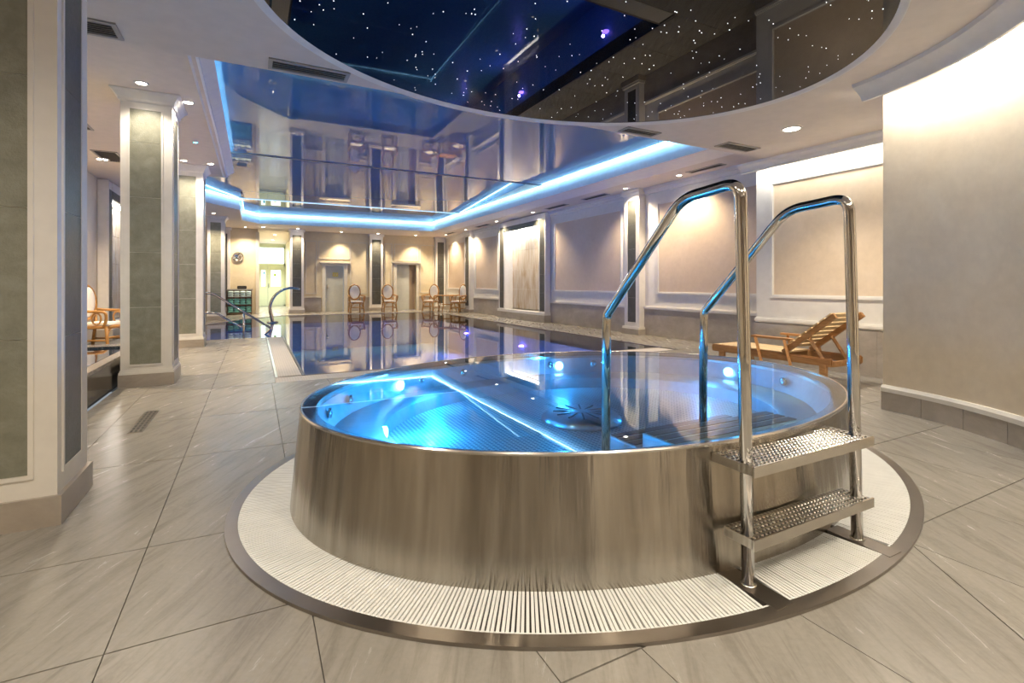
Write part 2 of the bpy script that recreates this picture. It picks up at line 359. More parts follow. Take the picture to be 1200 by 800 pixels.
# raised plunge pool on the left and the floor round it
fl2 = prism('floor', [(-2.85, 8.4), (-1.34, 8.4), (-1.34, 11.93), (-2.85, 11.93)], -0.3, -0.012, M['grout']); tag(fl2, kind='structure')
for x0, x1 in ((-2.85, -2.4), (-2.4, -1.8), (-1.8, -1.34)):
    for y0, y1 in ((8.4, 9.6), (9.6, 10.8), (10.8, 11.93)):
        bm = bmesh.new(); cbox(bm, x0 + 0.002, x1 - 0.002, y0 + 0.003, y1 - 0.003, -0.012, 0.0); from_bm('tile', bm, M['tile'], fl2)
fl3 = prism('floor', [(-2.85, -3), (-1.34, -3), (-1.34, 3.7), (-2.85, 3.7)], -0.3, 0.0, M['tile']); tag(fl3, kind='structure')
pp = thing('plunge_pool', 'raised plunge pool with dark glossy side between the left columns', 'pool', (-2.125, 6.0, 0))
def ppb(name, boxes, m):
    bm = bmesh.new()
    for q in boxes: cbox(bm, *q)
    return from_bm(name, bm, m, pp)
ppb('side_cladding', [(0.735, 0.76, -2.3, 2.25, 0, 0.30), (-0.72, 0.76, 2.25, 2.4, 0, 0.30), (-0.72, 0.76, -2.3, -2.2, 0, 0.30)], M['riser'])
ppb('coping', [(0.66, 0.77, -2.3, 2.1, 0.30, 0.335)], M['copstone'])
ppb('mosaic_rim', [(-0.72, 0.77, 2.1, 2.4, 0.30, 0.345)], M['mosaic'])
ppb('basin', [(-0.72, 0.735, -2.2, 2.25, 0.0, 0.1), (0.66, 0.735, -2.2, 2.25, 0.1, 0.30)], M['pooltile'])
bm = bmesh.new(); bm.faces.new([bm.verts.new((x, y, 0.322)) for x, y in ((-0.72, -2.2), (0.63, -2.2), (0.63, 2.11), (-0.72, 2.11))]); face_up(from_bm('water', bm, M['tubwater'], pp))
# ------------------------------------------------------------------ ceilings
def ceiling_with_hole():
    cx, cy, a, b = 2.22, 2.98, 2.312, 1.743
    x0, x1, y0, y1 = -2.85, 8.0, -3.0, 4.58
    angs = [2 * math.pi * k / 180 for k in range(180)] + [math.atan2(y - cy, x - cx) % (2 * math.pi) for x in (x0, x1) for y in (y0, y1)]
    angs = sorted(angs); bm = bmesh.new(); R = []
    for t in angs:
        c, s = math.cos(t), math.sin(t)
        k = 1 / math.sqrt((c / a) ** 2 + (s / b) ** 2); k2 = 1 / math.sqrt((c / (a + 0.035)) ** 2 + (s / (b + 0.035)) ** 2)
        d = min((x1 - cx) / c if c > 1e-9 else 1e9, (x0 - cx) / c if c < -1e-9 else 1e9, (y1 - cy) / s if s > 1e-9 else 1e9, (y0 - cy) / s if s < -1e-9 else 1e9)
        d = max(d, k2)
        R.append([bm.verts.new((cx + c * q, cy + s * q, z)) for q, z in ((k, ZN), (d, ZN), (d, 4.15), (k, 4.15))])
    n = len(R)
    for i in range(n):
        A, B = R[i], R[(i + 1) % n]
        for j in range(4): bm.faces.new((A[j], A[(j + 1) % 4], B[(j + 1) % 4], B[j]))
    return from_bm('ceiling', bm, M['ceil'])
ceiling = ceiling_with_hole(); tag(ceiling, kind='structure')
lip = oval('lip_ring', [(2.313, 1.744, ZN - 0.003), (2.325, 1.756, ZN - 0.003), (2.30, 1.73, ZN + 0.03), (2.268, 1.70, ZN + 0.018)], M['white'], ceiling, loc=(2.22, 2.98, 0))
# star ceiling
star = thing('star_ceiling', 'glossy black oval star ceiling with tiny white star lights above hot tub', 'ceiling panel', (2.22, 2.98, ZN + 0.016))
oval('black_film', [(2.275, 1.706, 0), (2.275, 1.706, 0.012)], M['starblack'], star, close=False, cap0=True, cap1=True, smooth=False)
bm = bmesh.new()
for _ in range(360):
    while True:
        x, y = random.uniform(-1, 1), random.uniform(-1, 1)
        if x * x + y * y < 0.97: break
    r = random.choice((0.002, 0.0025, 0.003, 0.0036))
    mt = Matrix.Translation((x * 2.25, y * 1.68, -0.001))
    bmesh.ops.create_cone(bm, cap_ends=True, segments=6, radius1=r, radius2=r * 0.6, depth=0.003, matrix=mt)
st = from_bm('star_lights', bm, M['star'], star); tag(st, kind='stuff')

# aisle ceilings round the mirror opening
OPEN = [(-0.5, 4.6), (6.48, 4.6), (6.48, 19.5), (0.14, 19.9), (-0.385, 19.1), (-0.385, 16.5), (-1.2, 15.25), (-2.2, 13.7), (-2.2, 11.75), (-0.5, 11.6)]
c2 = prism('ceiling', [(6.48, 4.6), (8.3, 4.6), (8.3, 22.0), (6.48, 22.0)], ZA, 4.15, M['ceil']); tag(c2, kind='structure')
prism('soffit', [(-3.0, 4.6), (-0.5, 4.6), (-0.5, 11.6), (-2.2, 11.75), (-3.0, 11.75)], ZA, 4.15, M['ceil'], c2)
prism('soffit', [(-3.0, 11.75), (-2.2, 11.75), (-2.2, 13.7), (-1.2, 15.25), (-0.385, 16.5), (-0.385, 19.1), (0.14, 19.9), (6.48, 19.5), (6.48, 22.0), (-3.0, 22.0)], ZA, 4.15, M['ceil'], c2)
prism('soffit', [(0, 21.8), (1.6, 21.8), (1.6, 30), (0, 30)], ZA, ZM, M['ceil'], c2)
# lower border band under the edge of the opening
def band(prof, y0, y1):
    bm = bmesh.new(); A = [bm.verts.new((x, y0, z)) for x, z in prof]; B = [bm.verts.new((x, y1, z)) for x, z in prof]
    bm.faces.new(A); bm.faces.new(B); k_ = len(prof)
    for k in range(k_): bm.faces.new((A[k], A[(k + 1) % k_], B[(k + 1) % k_], B[k]))
    return from_bm('border_band', bm, M['white'], c2)
band([(6.95, ZA - 0.04), (6.46, ZA + 0.004), (6.46, ZA + 0.02), (6.95, ZA + 0.02)], 4.6, 19.2)
band([(-0.56, ZA - 0.015), (-0.36, ZA + 0.11), (-0.49, ZA + 0.11), (-0.56, ZA + 0.02)], 4.6, 11.62)
# fascia ledge and blue strip along every edge of the opening
def inset(p, q, d):
    v = Vector((q[0] - p[0], q[1] - p[1])); v.normalize(); nrm = Vector((-v.y, v.x))
    return nrm * d
n = len(OPEN)
for i in range(1, n):
    p, q = OPEN[i], OPEN[(i + 1) % n]
    o1 = inset(p, q, 0.025); o2 = inset(p, q, 0.05)
    prism('cove_ledge', [p, q, (q[0] + o1.x, q[1] + o1.y), (p[0] + o1.x, p[1] + o1.y)], ZA, ZA + 0.13, M['fascia'], c2)
    o5 = inset(p, q, 0.006)
    prism('cove_fascia', [p, q, (q[0] + o5.x, q[1] + o5.y), (p[0] + o5.x, p[1] + o5.y)], ZA + 0.131, ZM - 0.001, M['fascia'], c2)
    o3 = inset(p, q, 0.055); o4 = inset(p, q, 0.075)
    prism('led_strip', [(p[0] + o3.x, p[1] + o3.y), (q[0] + o3.x, q[1] + o3.y), (q[0] + o4.x, q[1] + o4.y), (p[0] + o4.x, p[1] + o4.y)], ZM - 0.026, ZM - 0.012, M['ledblue'], c2)
# mirror film ceiling in three panels with joint profiles
mir = thing('mirror_ceiling', 'glossy blue grey mirror ceiling above the swimming pool', 'ceiling panel', (3, 10, ZM))
YS = [4.6, 10.7, 16.3, 20.2]
for k in range(3):
    za, zb = ((0, 0), (0.24, 0.0), (0, 0))[k]
    bm = bmesh.new(); vs = cbox(bm, -5.6, 3.6, YS[k] - 10, YS[k + 1] - 10, 0, 0.02)
    for v in vs: v.co.z += za if v.co.y < YS[k] - 9.9 else zb
    from_bm('mirror_panel', bm, M['mirror'], mir)
bm = bmesh.new(); cbox(bm, -5.6, 3.6, YS[1] - 10, YS[1] - 9.98, 0.02, 0.5); from_bm('step_board', bm, M['ventgrey'], mir)
for k in (1, 2):
    bm = bmesh.new(); cbox(bm, -3.4, 3.46, YS[k] - 10 - 0.012, YS[k] - 10 + 0.012, -0.02, 0.0)
    from_bm('joint_strip', bm, M['ventgrey'] if k == 1 else M['jointglow'], mir)

# ------------------------------------------------------------------ walls
W = 0.0
def panel_frame_x(x, y0, y1, z0, z1, parent, t=0.035, d=0.03):
    """moulding frame on a wall facing -X"""
    bm = bmesh.new()
    for (a, b, c, e) in ((y0, y1, z0, z0 + t), (y0, y1, z1 - t, z1), (y0, y0 + t, z0 + t, z1 - t), (y1 - t, y1, z0 + t, z1 - t)):
        cbox(bm, x - d, x, a, b, c, e); cbox(bm, x - d * 0.5, x, a - 0.012, b + 0.012, c - 0.012, e + 0.012)
    return from_bm('panel_moulding', bm, M['white'], parent)
def panel_frame_y(y, x0, x1, z0, z1, parent, t=0.04, d=0.03, m=None):
    bm = bmesh.new()
    for (a, b, c, e) in ((x0, x1, z0, z0 + t), (x0, x1, z1 - t, z1), (x0, x0 + t, z0 + t, z1 - t), (x1 - t, x1, z0 + t, z1 - t)):
        cbox(bm, a, b, y - d, y, c, e)
    return from_bm('panel_moulding', bm, m or M['doorframe'], parent)
def rail_x(x, y0, y1, z, parent):
    bm = bmesh.new(); cbox(bm, x - 0.05, x, y0, y1, z, z + 0.035); cbox(bm, x - 0.03, x, y0, y1, z - 0.02, z + 0.05)
    return from_bm('dado_rail', bm, M['white'], parent)
def dado_x(x, y0, y1, z1, parent, step=0.85):
    k = max(1, round((y1 - y0) / step)); s = (y1 - y0) / k
    for i in range(k): 
        bm = bmesh.new(); cbox(bm, x - 0.03, x, y0 + i * s + 0.001, y0 + (i + 1) * s - 0.001, 0, z1); from_bm('dado_slab', bm, M['dado'], parent)
wr = box('wall_right', 7.9, 8.3, 4.98, 12.72, 0, ZA, M['white']); tag(wr, kind='structure'); wr.location = (0, 0, 0)
bpy.data.meshes.remove(wr.data) if False else None
# walls are rebuilt in world coordinates so that their parts need no offsets
def wbox(name, boxes, m, parent=None):
    bm = bmesh.new()
    for b in boxes: cbox(bm, *b)
    return from_bm(name, bm, m, parent)
bpy.data.objects.remove(wr)
wr = wbox('wall_right', [(7.9, 8.4, 4.98, 13.04, 0, ZA), (8.1, 8.4, 13.04, 15.37, 0, ZA), (7.9, 8.4, 15.37, 22.2, 0, ZA), (7.9, 8.1, 13.04, 15.37, 0, 0.3), (7.9, 8.1, 13.04, 15.37, 3.1, ZA)], M['white']); tag(wr, kind='structure')
for y0, y1, zt in ((4.9, 8.2, 2.93), (9.4, 12.42, 2.96), (16.25, 18.3, 2.96), (19.35, 21.5, 2.96)):
    wbox('stucco_panel', [(7.89, 7.905, y0, y1, 0.95, zt)], M['panel'], wr); panel_frame_x(7.9, y0, y1, 0.94, zt + 0.02, wr)
for y0, y1 in ((4.98, 8.6), (9.12, 12.68), (15.86, 18.5), (19.12, 21.85)):
    dado_x(7.9, y0, y1, 0.59, wr); rail_x(7.9, y0, y1, 0.61, wr)
    bm = bmesh.new(); cbox(bm, 7.80, 7.9, y0, y1, ZA - 0.07, ZA); cbox(bm, 7.85, 7.9, y0, y1, ZA - 0.14, ZA); from_bm('cornice', bm, M['white'], wr)
def pilaster_x(y0, y1, parent, xw=7.9):
    p = wbox('pilaster', [(7.72, xw, y0, y1, 0.17, ZA)], M['white'], parent)
    bm = bmesh.new(); cbox(bm, 7.66, xw, y0 - 0.05, y1 + 0.05, ZA - 0.07, ZA); cbox(bm, 7.69, xw, y0 - 0.03, y1 + 0.03, ZA - 0.13, ZA - 0.07); from_bm('capital', bm, M['white'], p)
    ys0, ys1 = y0 + 0.10, y1 - 0.12
    for k in range(5):
        z0 = 0.28 + k * 0.56; bm = bmesh.new(); cbox(bm, 7.712, 7.722, ys0, ys1, z0 + 0.001, z0 + 0.559); from_bm('stone_tile', bm, M['strip'], p)
    bm = bmesh.new()
    for a, b, c, e in ((ys0 - 0.02, ys0, 0.26, 3.1), (ys1, ys1 + 0.02, 0.26, 3.1), (ys0, ys1, 0.26, 0.28), (ys0, ys1, 3.08, 3.1)): cbox(bm, 7.705, 7.722, a, b, c, e)
    from_bm('strip_moulding', bm, M['white'], p)
    wbox('plinth', [(7.66, xw, y0 - 0.05, y1 + 0.05, 0, 0.13)], M['dado'], p)
    wbox('plinth_cap', [(7.68, xw, y0 - 0.03, y1 + 0.03, 0.13, 0.18)], M['white'], p)
pilaster_x(8.6, 9.1, wr); pilaster_x(18.5, 19.1, wr)
# back wall with doorways
wbk = wbox('wall_back', [(1.5, 2.60, 21.9, 22.2, 0, ZA), (2.60, 3.40, 21.9, 22.2, 1.95, ZA), (3.40, 5.61, 21.9, 22.2, 0, ZA), (5.61, 6.50, 21.9, 22.2, 2.03, ZA), (6.50, 8.3, 21.9, 22.2, 0, ZA), (-3.0, 0.12, 21.9, 22.2, 0, ZA)], M['backwall']); tag(wbk, kind='structure')
wbox('corridor_wall', [(-0.2, 0.12, 22.2, 30, 0, ZA), (1.5, 1.8, 22.2, 30, 0, ZA)], M['backwall'], wbk)
for x0, x1, z0, z1 in ((1.85, 2.30, 0.75, 2.95), (3.62, 4.35, 0.75, 2.95), (5.05, 5.42, 0.75, 2.95), (6.68, 7.35, 0.75, 2.95), (2.35, 3.6, 2.2, 2.95), (5.5, 6.6, 2.2, 2.95)): panel_frame_y(21.9, x0, x1, z0, z1, wbk)
for x0, x1 in ((1.8, 2.45), (3.5, 4.45), (5.0, 5.47), (6.62, 7.5)):
    wbox('dado_slab', [(x0, x1, 21.87, 21.9, 0, 0.59)], M['dado'], wbk); wbox('dado_rail', [(x0, x1, 21.84, 21.9, 0.6, 0.65)], M['doorframe'], wbk)
def pilaster_y(x0, x1, yf, yw, parent):
    p = wbox('pilaster', [(x0, x1, yf, yw, 0.17, ZA)], M['white'], parent)
    bm = bmesh.new(); cbox(bm, x0 - 0.05, x1 + 0.05, yf - 0.05, yw, ZA - 0.1, ZA); from_bm('capital', bm, M['white'], p)
    for k in range(5):
        z0 = 0.28 + k * 0.56; bm = bmesh.new(); cbox(bm, x0 + 0.09, x1 - 0.09, yf - 0.008, yf + 0.002, z0 + 0.001, z0 + 0.559); from_bm('stone_tile', bm, M['strip'], p)
    wbox('plinth', [(x0 - 0.04, x1 + 0.04, yf - 0.05, yw, 0, 0.14)], M['dado'], p); wbox('plinth_cap', [(x0 - 0.02, x1 + 0.02, yf - 0.03, yw, 0.14, 0.2)], M['white'], p)
pilaster_y(4.42, 4.98, 21.75, 21.9, wbk); pilaster_y(7.38, 7.86, 21.75, 21.9, wbk); pilaster_y(1.24, 1.74, 21.2, 21.9, wbk); pilaster_y(-1.34, -0.82, 21.7, 21.9, wbk)
wbox('door_jamb', [(0.05, 0.17, 21.8, 21.9, 0, 3.2)], M['doorframe'], wbk)
# left wall
wl = wbox('wall_left', [(-3.2, -2.85, -3.2, 13.3, 0, ZA), (-3.4, -3.05, 13.3, 15.6, 0, ZA), (-3.2, -2.85, 15.6, 22.2, 0, ZA)], M['wall']); tag(wl, kind='structure')
# walls behind the camera
wb = wbox('wall_behind', [(-3.2, 4.4, -3.3, -3.0, 0, ZN)], M['wall']); tag(wb, kind='structure')
for x0, x1 in ((-2.4, -1.2), (1.0, 2.4)): panel_frame_y(-2.97, x0, x1, 0.9, 2.5, wb, m=M['white'])
for nm_, x0, x1 in (('added_door_4', -0.55, 0.55), ('added_door_5', 2.75, 3.75)):  # unseen dark doors, added for the tub steel to reflect
    dd = wbox(nm_, [(x0, x1, -3.0, -2.94, 0, 2.2)], M['darkwood']); tag(dd, kind='structure')
    panel_frame_y(-2.94, x0 - 0.1, x1 + 0.1, 0.0, 2.3, dd, 0.1, -0.06, M['white']); wbox('handle', [(x0 + 0.08, x0 + 0.11, -2.94, -2.88, 0.95, 1.15)], M['chrome'], dd)
# curved wall on the right, with plinth and hollow cornice
CW = (1.98, 2.7)
ta, tb = -4.8, -50.0
wc = arcwall('wall_curved', *CW, [(3.20, 2.62, 0), (3.20, 2.62, ZN), (3.55, 2.95, ZN), (3.55, 2.95, 0)], ta, tb, M['wall']); tag(wc, kind='structure')
wbox('end_wall', [(5.19, 6.9, 2.2, 2.475, 0, ZN)], M['white'], wc)
wbox('straight_wall', [(4.035, 4.4, -3.0, 0.70, 0, ZN)], M['wall'], wc)
for k in range(6):
    a0 = ta + (tb - ta) * k / 6 - (0.05 if k else 0); a1 = ta + (tb - ta) * (k + 1) / 6 + 0.05
    arcwall('plinth_slab', *CW, [(3.17, 2.59, 0), (3.17, 2.59, 0.165), (3.20, 2.62, 0.165), (3.20, 2.62, 0)], a0, a1, M['dado'], wc, 8)
arcwall('plinth_cap', *CW, [(3.165, 2.585, 0.165), (3.165, 2.585, 0.20), (3.18, 2.60, 0.225), (3.20, 2.62, 0.225), (3.20, 2.62, 0.165)], ta, tb, M['white'], wc)
def off(d, z): return (3.20 - d, 2.62 - d, z)
arcwall('cornice', *CW, [off(0.44, ZN), off(0.43, ZN - 0.03), off(0.37, ZN - 0.06), off(0.33, ZN - 0.09), off(0.30, ZN - 0.13), off(0.27, ZN - 0.13), off(0.27, ZN - 0.03), off(0.0, ZN - 0.03), off(0.0, ZN)], ta, tb, M['white'], wc)
arcwall('led_strip', *CW, [off(0.20, ZN - 0.05), off(0.20, ZN - 0.031), off(0.10, ZN - 0.031), off(0.10, ZN - 0.05)], ta - 0.5, tb, M['ledwhite'], wc)
# lounge niche wall
wn = wbox('wall_niche', [(6.8, 7.9, 2.3, 4.98, 0, ZN)], M['white']); tag(wn, kind='structure')
wbox('stucco_panel', [(6.79, 6.805, 2.5, 4.71, 0.97, 2.63)], M['nichepanel'], wn); panel_frame_x(6.8, 2.48, 4.73, 0.955, 2.655, wn)
dado_x(6.8, 2.48, 4.98, 0.575, wn); rail_x(6.8, 2.48, 4.98, 0.60, wn)
bm = bmesh.new()
pr = [(6.80, ZN), (6.40, ZN), (6.41, ZN - 0.03), (6.46, ZN - 0.06), (6.49, ZN - 0.10), (6.49, ZN - 0.125), (6.53, ZN - 0.125), (6.53, ZN - 0.03), (6.80, ZN - 0.03)]
A = [bm.verts.new((x, 2.48, z)) for x, z in pr]; B = [bm.verts.new((x, 5.02, z)) for x, z in pr]
bm.faces.new(A); bm.faces.new(B)
for k in range(len(pr)): bm.faces.new((A[k], A[(k + 1) % len(pr)], B[(k + 1) % len(pr)], B[k]))
from_bm('cornice', bm, M['white'], wn)
wbox('led_strip', [(6.58, 6.68, 2.5, 4.95, ZN - 0.05, ZN - 0.032)], M['lednich'], wn)

# doors
d1 = wbox('door_1', [(0.12, 1.5, 29.5, 29.56, 0, 0.06), (0.12, 0.22, 29.5, 29.56, 0, 3.2), (1.42, 1.5, 29.5, 29.56, 0, 3.2), (0.12, 1.5, 29.5, 29.56, 2.12, 2.26), (0.12, 1.5, 29.5, 29.56, 3.1, 3.32)], plain('mint_door', (0.72, 0.80, 0.62), 0.4)); tag(d1, kind='structure')
mint = d1.data.materials[0]
l1 = wbox('door_leaf', [(0.22, 0.64, 29.45, 29.5, 0, 1.05), (0.22, 0.33, 29.45, 29.5, 1.05, 2.12), (0.52, 0.64, 29.45, 29.5, 1.05, 2.12), (0.33, 0.52, 29.45, 29.5, 1.9, 2.12)], mint, d1)
l2 = wbox('door_leaf', [(0.65, 1.42, 29.45, 29.5, 0, 1.05), (0.65, 0.80, 29.45, 29.5, 1.05, 2.12), (1.26, 1.42, 29.45, 29.5, 1.05, 2.12), (0.80, 1.26, 29.45, 29.5, 1.9, 2.12)], mint, d1)
wbox('pane', [(0.33, 0.52, 29.46, 29.48, 1.05, 1.9)], M['daylight'], l1); wbox('pane', [(0.80, 1.26, 29.46, 29.48, 1.05, 1.9)], M['daylight'], l2)
wbox('sticker', [(0.42, 0.50, 29.43, 29.445, 1.68, 1.82)], plain('blue_sticker', (0.05, 0.45, 0.65)), l1); wbox('sticker', [(0.92, 1.05, 29.43, 29.445, 1.58, 1.72)], plain('green_sticker', (0.45, 0.65, 0.08)), l2)
wbox('handle', [(0.67, 0.69, 29.38, 29.45, 0.98, 1.2)], M['chrome'], l2)
wbox('pane', [(0.22, 1.42, 29.5, 29.53, 2.26, 3.1)], M['daylight'], d1)
d2 = wbox('door_2', [(2.66, 3.34, 21.95, 22.0, 0, 1.93)], M['doorgrey']); tag(d2, kind='structure')
bm = bmesh.new()
for b in ((2.50, 2.63, 21.84, 21.95, 0, 1.95), (3.37, 3.50, 21.84, 21.95, 0, 1.95), (2.44, 3.56, 21.82, 21.95, 1.95, 2.03), (2.40, 3.60, 21.78, 21.95, 2.03, 2.08)): cbox(bm, *b)
from_bm('door_frame', bm, M['doorframe'], d2)
wbox('sign', [(2.92, 3.14, 21.93, 21.951, 1.48, 1.64)], M['yellow'], d2)
wbox('sign_mark', [(2.95, 3.01, 21.925, 21.932, 1.52, 1.60), (3.05, 3.11, 21.925, 21.932, 1.52, 1.60)], plain('sign_pale', (0.80, 0.72, 0.35)), d2)
wbox('handle', [(2.70, 2.74, 21.88, 21.95, 0.98, 1.12)], M['chrome'], d2)
d3 = wbox('door_3', [(5.63, 6.20, 21.97, 22.02, 0, 2.02)], M['doorgrey']); tag(d3, kind='structure')
bm = bmesh.new()
for b in ((5.48, 5.61, 21.84, 21.95, 0, 2.03), (6.50, 6.62, 21.84, 21.95, 0, 2.03), (5.42, 6.68, 21.82, 21.95, 2.03, 2.10), (5.38, 6.72, 21.78, 21.95, 2.10, 2.15)): cbox(bm, *b)
from_bm('door_frame', bm, M['doorframe'], d3)
wbox('inner_board', [(6.2, 6.52, 22.05, 22.1, 0, 2.05)], M['brown'], d3)

# ------------------------------------------------------------------ columns
def column(y0, label, zt, depth=0.56, x0=-1.34, x1=-0.82, zc=True):
    c = thing('column', label, 'column', ((x0 + x1) / 2, y0 + depth / 2, 0), group='white framed stone columns')
    hw, hd = (x1 - x0) / 2, depth / 2
    g = 0.02
    def b(name, boxes, m, par=c):
        bm = bmesh.new()
        for q in boxes: cbox(bm, *q)
        return from_bm(name, bm, m, par)
    b('shaft', [(-hw + g, hw - g, -hd + g, hd - g, 0.13, zt)], M['white'])
    # frames and stone tiles on the front and on the right side
    px0, px1 = -hw + 0.105, hw - 0.125 + 0.0
    py0, py1 = -hd + 0.10, hd - 0.15
    pt = zt - 0.2
    f = -hd + g
    fr = [(px0 - 0.02, px0, f - 0.008, f, 0.25, pt), (px1, px1 + 0.02, f - 0.008, f, 0.25, pt), (px0 - 0.02, px1 + 0.02, f - 0.008, f, 0.23, 0.25), (px0 - 0.02, px1 + 0.02, f - 0.008, f, pt, pt + 0.02)]
    sx = hw - g
    fr += [(sx, sx + 0.008, py0 - 0.02, py0, 0.25, pt), (sx, sx + 0.008, py1, py1 + 0.02, 0.25, pt), (sx, sx + 0.008, py0 - 0.02, py1 + 0.02, 0.23, 0.25), (sx, sx + 0.008, py0 - 0.02, py1 + 0.02, pt, pt + 0.02)]
    b('panel_moulding', fr, M['white'])
    zs = [0.25, 0.27, 0.89, 1.51, 2.13, 2.75, 3.12]
    zs = [z for z in zs if z < pt - 0.05 and z != 0.25] ; zs = [0.25] + [z for z in zs if z > 0.3] + [pt]
    for a, e in zip(zs[:-1], zs[1:]):
        b('stone_tile', [(px0, px1, f - 0.004, f + 0.001, a + 0.0015, e - 0.0015)], M['colstone'])
        b('stone_tile', [(sx - 0.001, sx + 0.004, py0, py1, a + 0.0015, e - 0.0015)], M['strip'])
    b('plinth', [(-hw, hw, -hd, hd, 0, 0.14)], M['dado'])
    if zc:
        b('plinth_cap', [(-hw + 0.004, hw - 0.004, -hd + 0.004, hd - 0.004, 0.14, 0.165), (-hw + 0.012, hw - 0.012, -hd + 0.012, hd - 0.012, 0.165, 0.185)], M['white'])
        bm = bmesh.new(); R = []
        for d, z in ((0.0, zt - 0.13), (0.02, zt - 0.115), (0.02, zt - 0.09), (0.03, zt - 0.075), (0.06, zt - 0.03), (0.085, zt - 0.015), (0.085, zt)):
            q = d - g; R.append([bm.verts.new((sx_ * (hw + q), sy_ * (hd + q), z)) for sx_, sy_ in ((-1, -1), (1, -1), (1, 1), (-1, 1))])
        for A, B in zip(R[:-1], R[1:]):
            for k in range(4): bm.faces.new((A[k], A[(k + 1) % 4], B[(k + 1) % 4], B[k]))
        bm.faces.new(R[0]); bm.faces.new(R[-1]); from_bm('capital', bm, M['white'], c)
    return c
column(3.10, 'nearest column at left edge with pale green stone panel', ZN, 0.52, zc=False)
column(6.86, 'second column, brightly lit at its top, beside the plunge pool', ZA, 0.60)
column(10.68, 'third column standing at the corner of the pool stairs', ZA, 0.60)
column(18.3, 'far column beyond the pool stairs, left of the towel cabinet', ZA, 0.60)

# ------------------------------------------------------------------ waterfall walls
def waterfall(label, loc, rz):
    t = thing('waterfall_wall', label, 'water feature', loc, rz)
    # local frame: front faces -Y, width along X, origin at floor centre of the front
    def b(name, boxes, m, par=t):
        bm = bmesh.new()
        for q in boxes: cbox(bm, *q)
        return from_bm(name, bm, m, par)
    w = 1.58
    fr = b('frame', [(-w, -w + 0.05, 0, 0.18, 0.3, 3.3), (w - 0.05, w, 0, 0.18, 0.3, 3.3), (-w + 0.05, -w + 0.37, 0.02, 0.18, 0.3, 3.3), (w - 0.37, w - 0.05, 0.02, 0.18, 0.3, 3.3), (-w + 0.37, w - 0.37, 0.0, 0.18, 3.12, 3.3)], M['white'])
    for s in (-1, 1):
        for k in range(5):
            xa, xb = sorted((s * (w - 0.06), s * (w - 0.34)))
            b('strip_tile', [(xa, xb, 0.008, 0.021, 0.33 + 0.56 * k + 0.001, 0.33 + 0.56 * (k + 1) - 0.001)], M['strip'])
    for k in range(4):
        q = (2 * w - 0.7) / 4
        b('lintel_tile', [(-w + 0.35 + q * k + 0.001, -w + 0.35 + q * (k + 1) - 0.001, 0.0, 0.03, 2.96, 3.12)], M['strip'])
    b('reveal', [(-w + 0.371, -w + 0.42, 0.021, 0.36, 0.301, 2.955), (w - 0.42, w - 0.371, 0.021, 0.36, 0.301, 2.955), (-w + 0.372, w - 0.372, 0.035, 0.36, 2.956, 2.99)], M['white'])
    nx = 3; q = (2 * w - 0.84) / nx
    for i in range(nx):
        for k in range(4):
            zz = 0.32 + 0.66 * k
            b('stone_slab', [(-w + 0.42 + q * i + 0.002, -w + 0.42 + q * (i + 1) - 0.002, 0.33, 0.37, zz + 0.002, zz + 0.658)], M['fallstone'])
    b('sill', [(-w - 0.03, w + 0.03, -0.05, 0.36, 0.22, 0.30)], M['white']); b('plinth', [(-w - 0.06, w + 0.06, -0.08, 0.18, 0, 0.22)], M['dado'])
    b('led_strip', [(-w + 0.45, w - 0.45, 0.12, 0.20, 2.93, 2.95)], M['ledfall'])
    return t
waterfall('lit waterfall wall of veined stone framed by dark strips on right wall', (7.70, 14.22, 0), math.radians(-90))
waterfall('lit waterfall wall seen between the columns on the left wall', (-2.66, 14.45, 0), math.radians(90))

# ------------------------------------------------------------------ swimming pool
pool = thing('swimming_pool', 'large swimming pool with mirror flat water and violet underwater light', 'pool', (3.5, 13, 0))
POLY = [(0.57, 6.78), (6.58, 6.78), (6.58, 19.9), (0.9, 19.9), (-0.4, 18.4), (-1.3, 16.3), (-2.0, 14.9), (-2.0, 11.93), (0.57, 11.93)]
LP = [(x - 3.5, y - 13) for x, y in POLY]
def sheet(name, poly, z, m, parent, dz=0.0):
    bm = bmesh.new(); bm.faces.new([bm.verts.new((x, y, z)) for x, y in poly]); bmesh.ops.triangulate(bm, faces=bm.faces)
    return face_up(from_bm(name, bm, m, parent))
bm = bmesh.new(); a = [bm.verts.new((x, y, -0.012)) for x, y in LP]; b_ = [bm.verts.new((x, y, -1.3)) for x, y in LP]
for k in range(len(LP)): bm.faces.new((a[k], a[(k + 1) % len(LP)], b_[(k + 1) % len(LP)], b_[k]))
bm.faces.new(b_); from_bm('basin', bm, M['pooltile'], pool)
sheet('water', LP, -0.006, M['poolwater'], pool)
bm = bmesh.new()
for p, q in zip(LP, LP[1:] + LP[:1]):
    o1 = inset(p, q, -0.03)
    z0, z1 = -0.02, 0.004
    vs = [bm.verts.new((x, y, z)) for (x, y) in (p, q, (q[0] + o1.x, q[1] + o1.y), (p[0] + o1.x, p[1] + o1.y)) for z in (z0, z1)]
    for f in ((0, 2, 3, 1), (2, 4, 5, 3), (4, 6, 7, 5), (6, 0, 1, 7), (1, 3, 5, 7), (0, 6, 4, 2)): bm.faces.new([vs[i] for i in f])
from_bm('edge_trim', bm, M['ringsteel'], pool)
g1 = thing('pool_grate', 'pale overflow grate strip along the left edge of the pool', 'grate', (0.395, 9.2, 0))
M['poolgrate'] = m_perf('pool_grate_mat', (0.56, 0.52, 0.46), (0.40, 0.37, 0.33), 0.03, 0.5, 0.22)
M['poolgrate'].node_tree.nodes['Principled BSDF'].inputs['Metallic'].default_value = 0
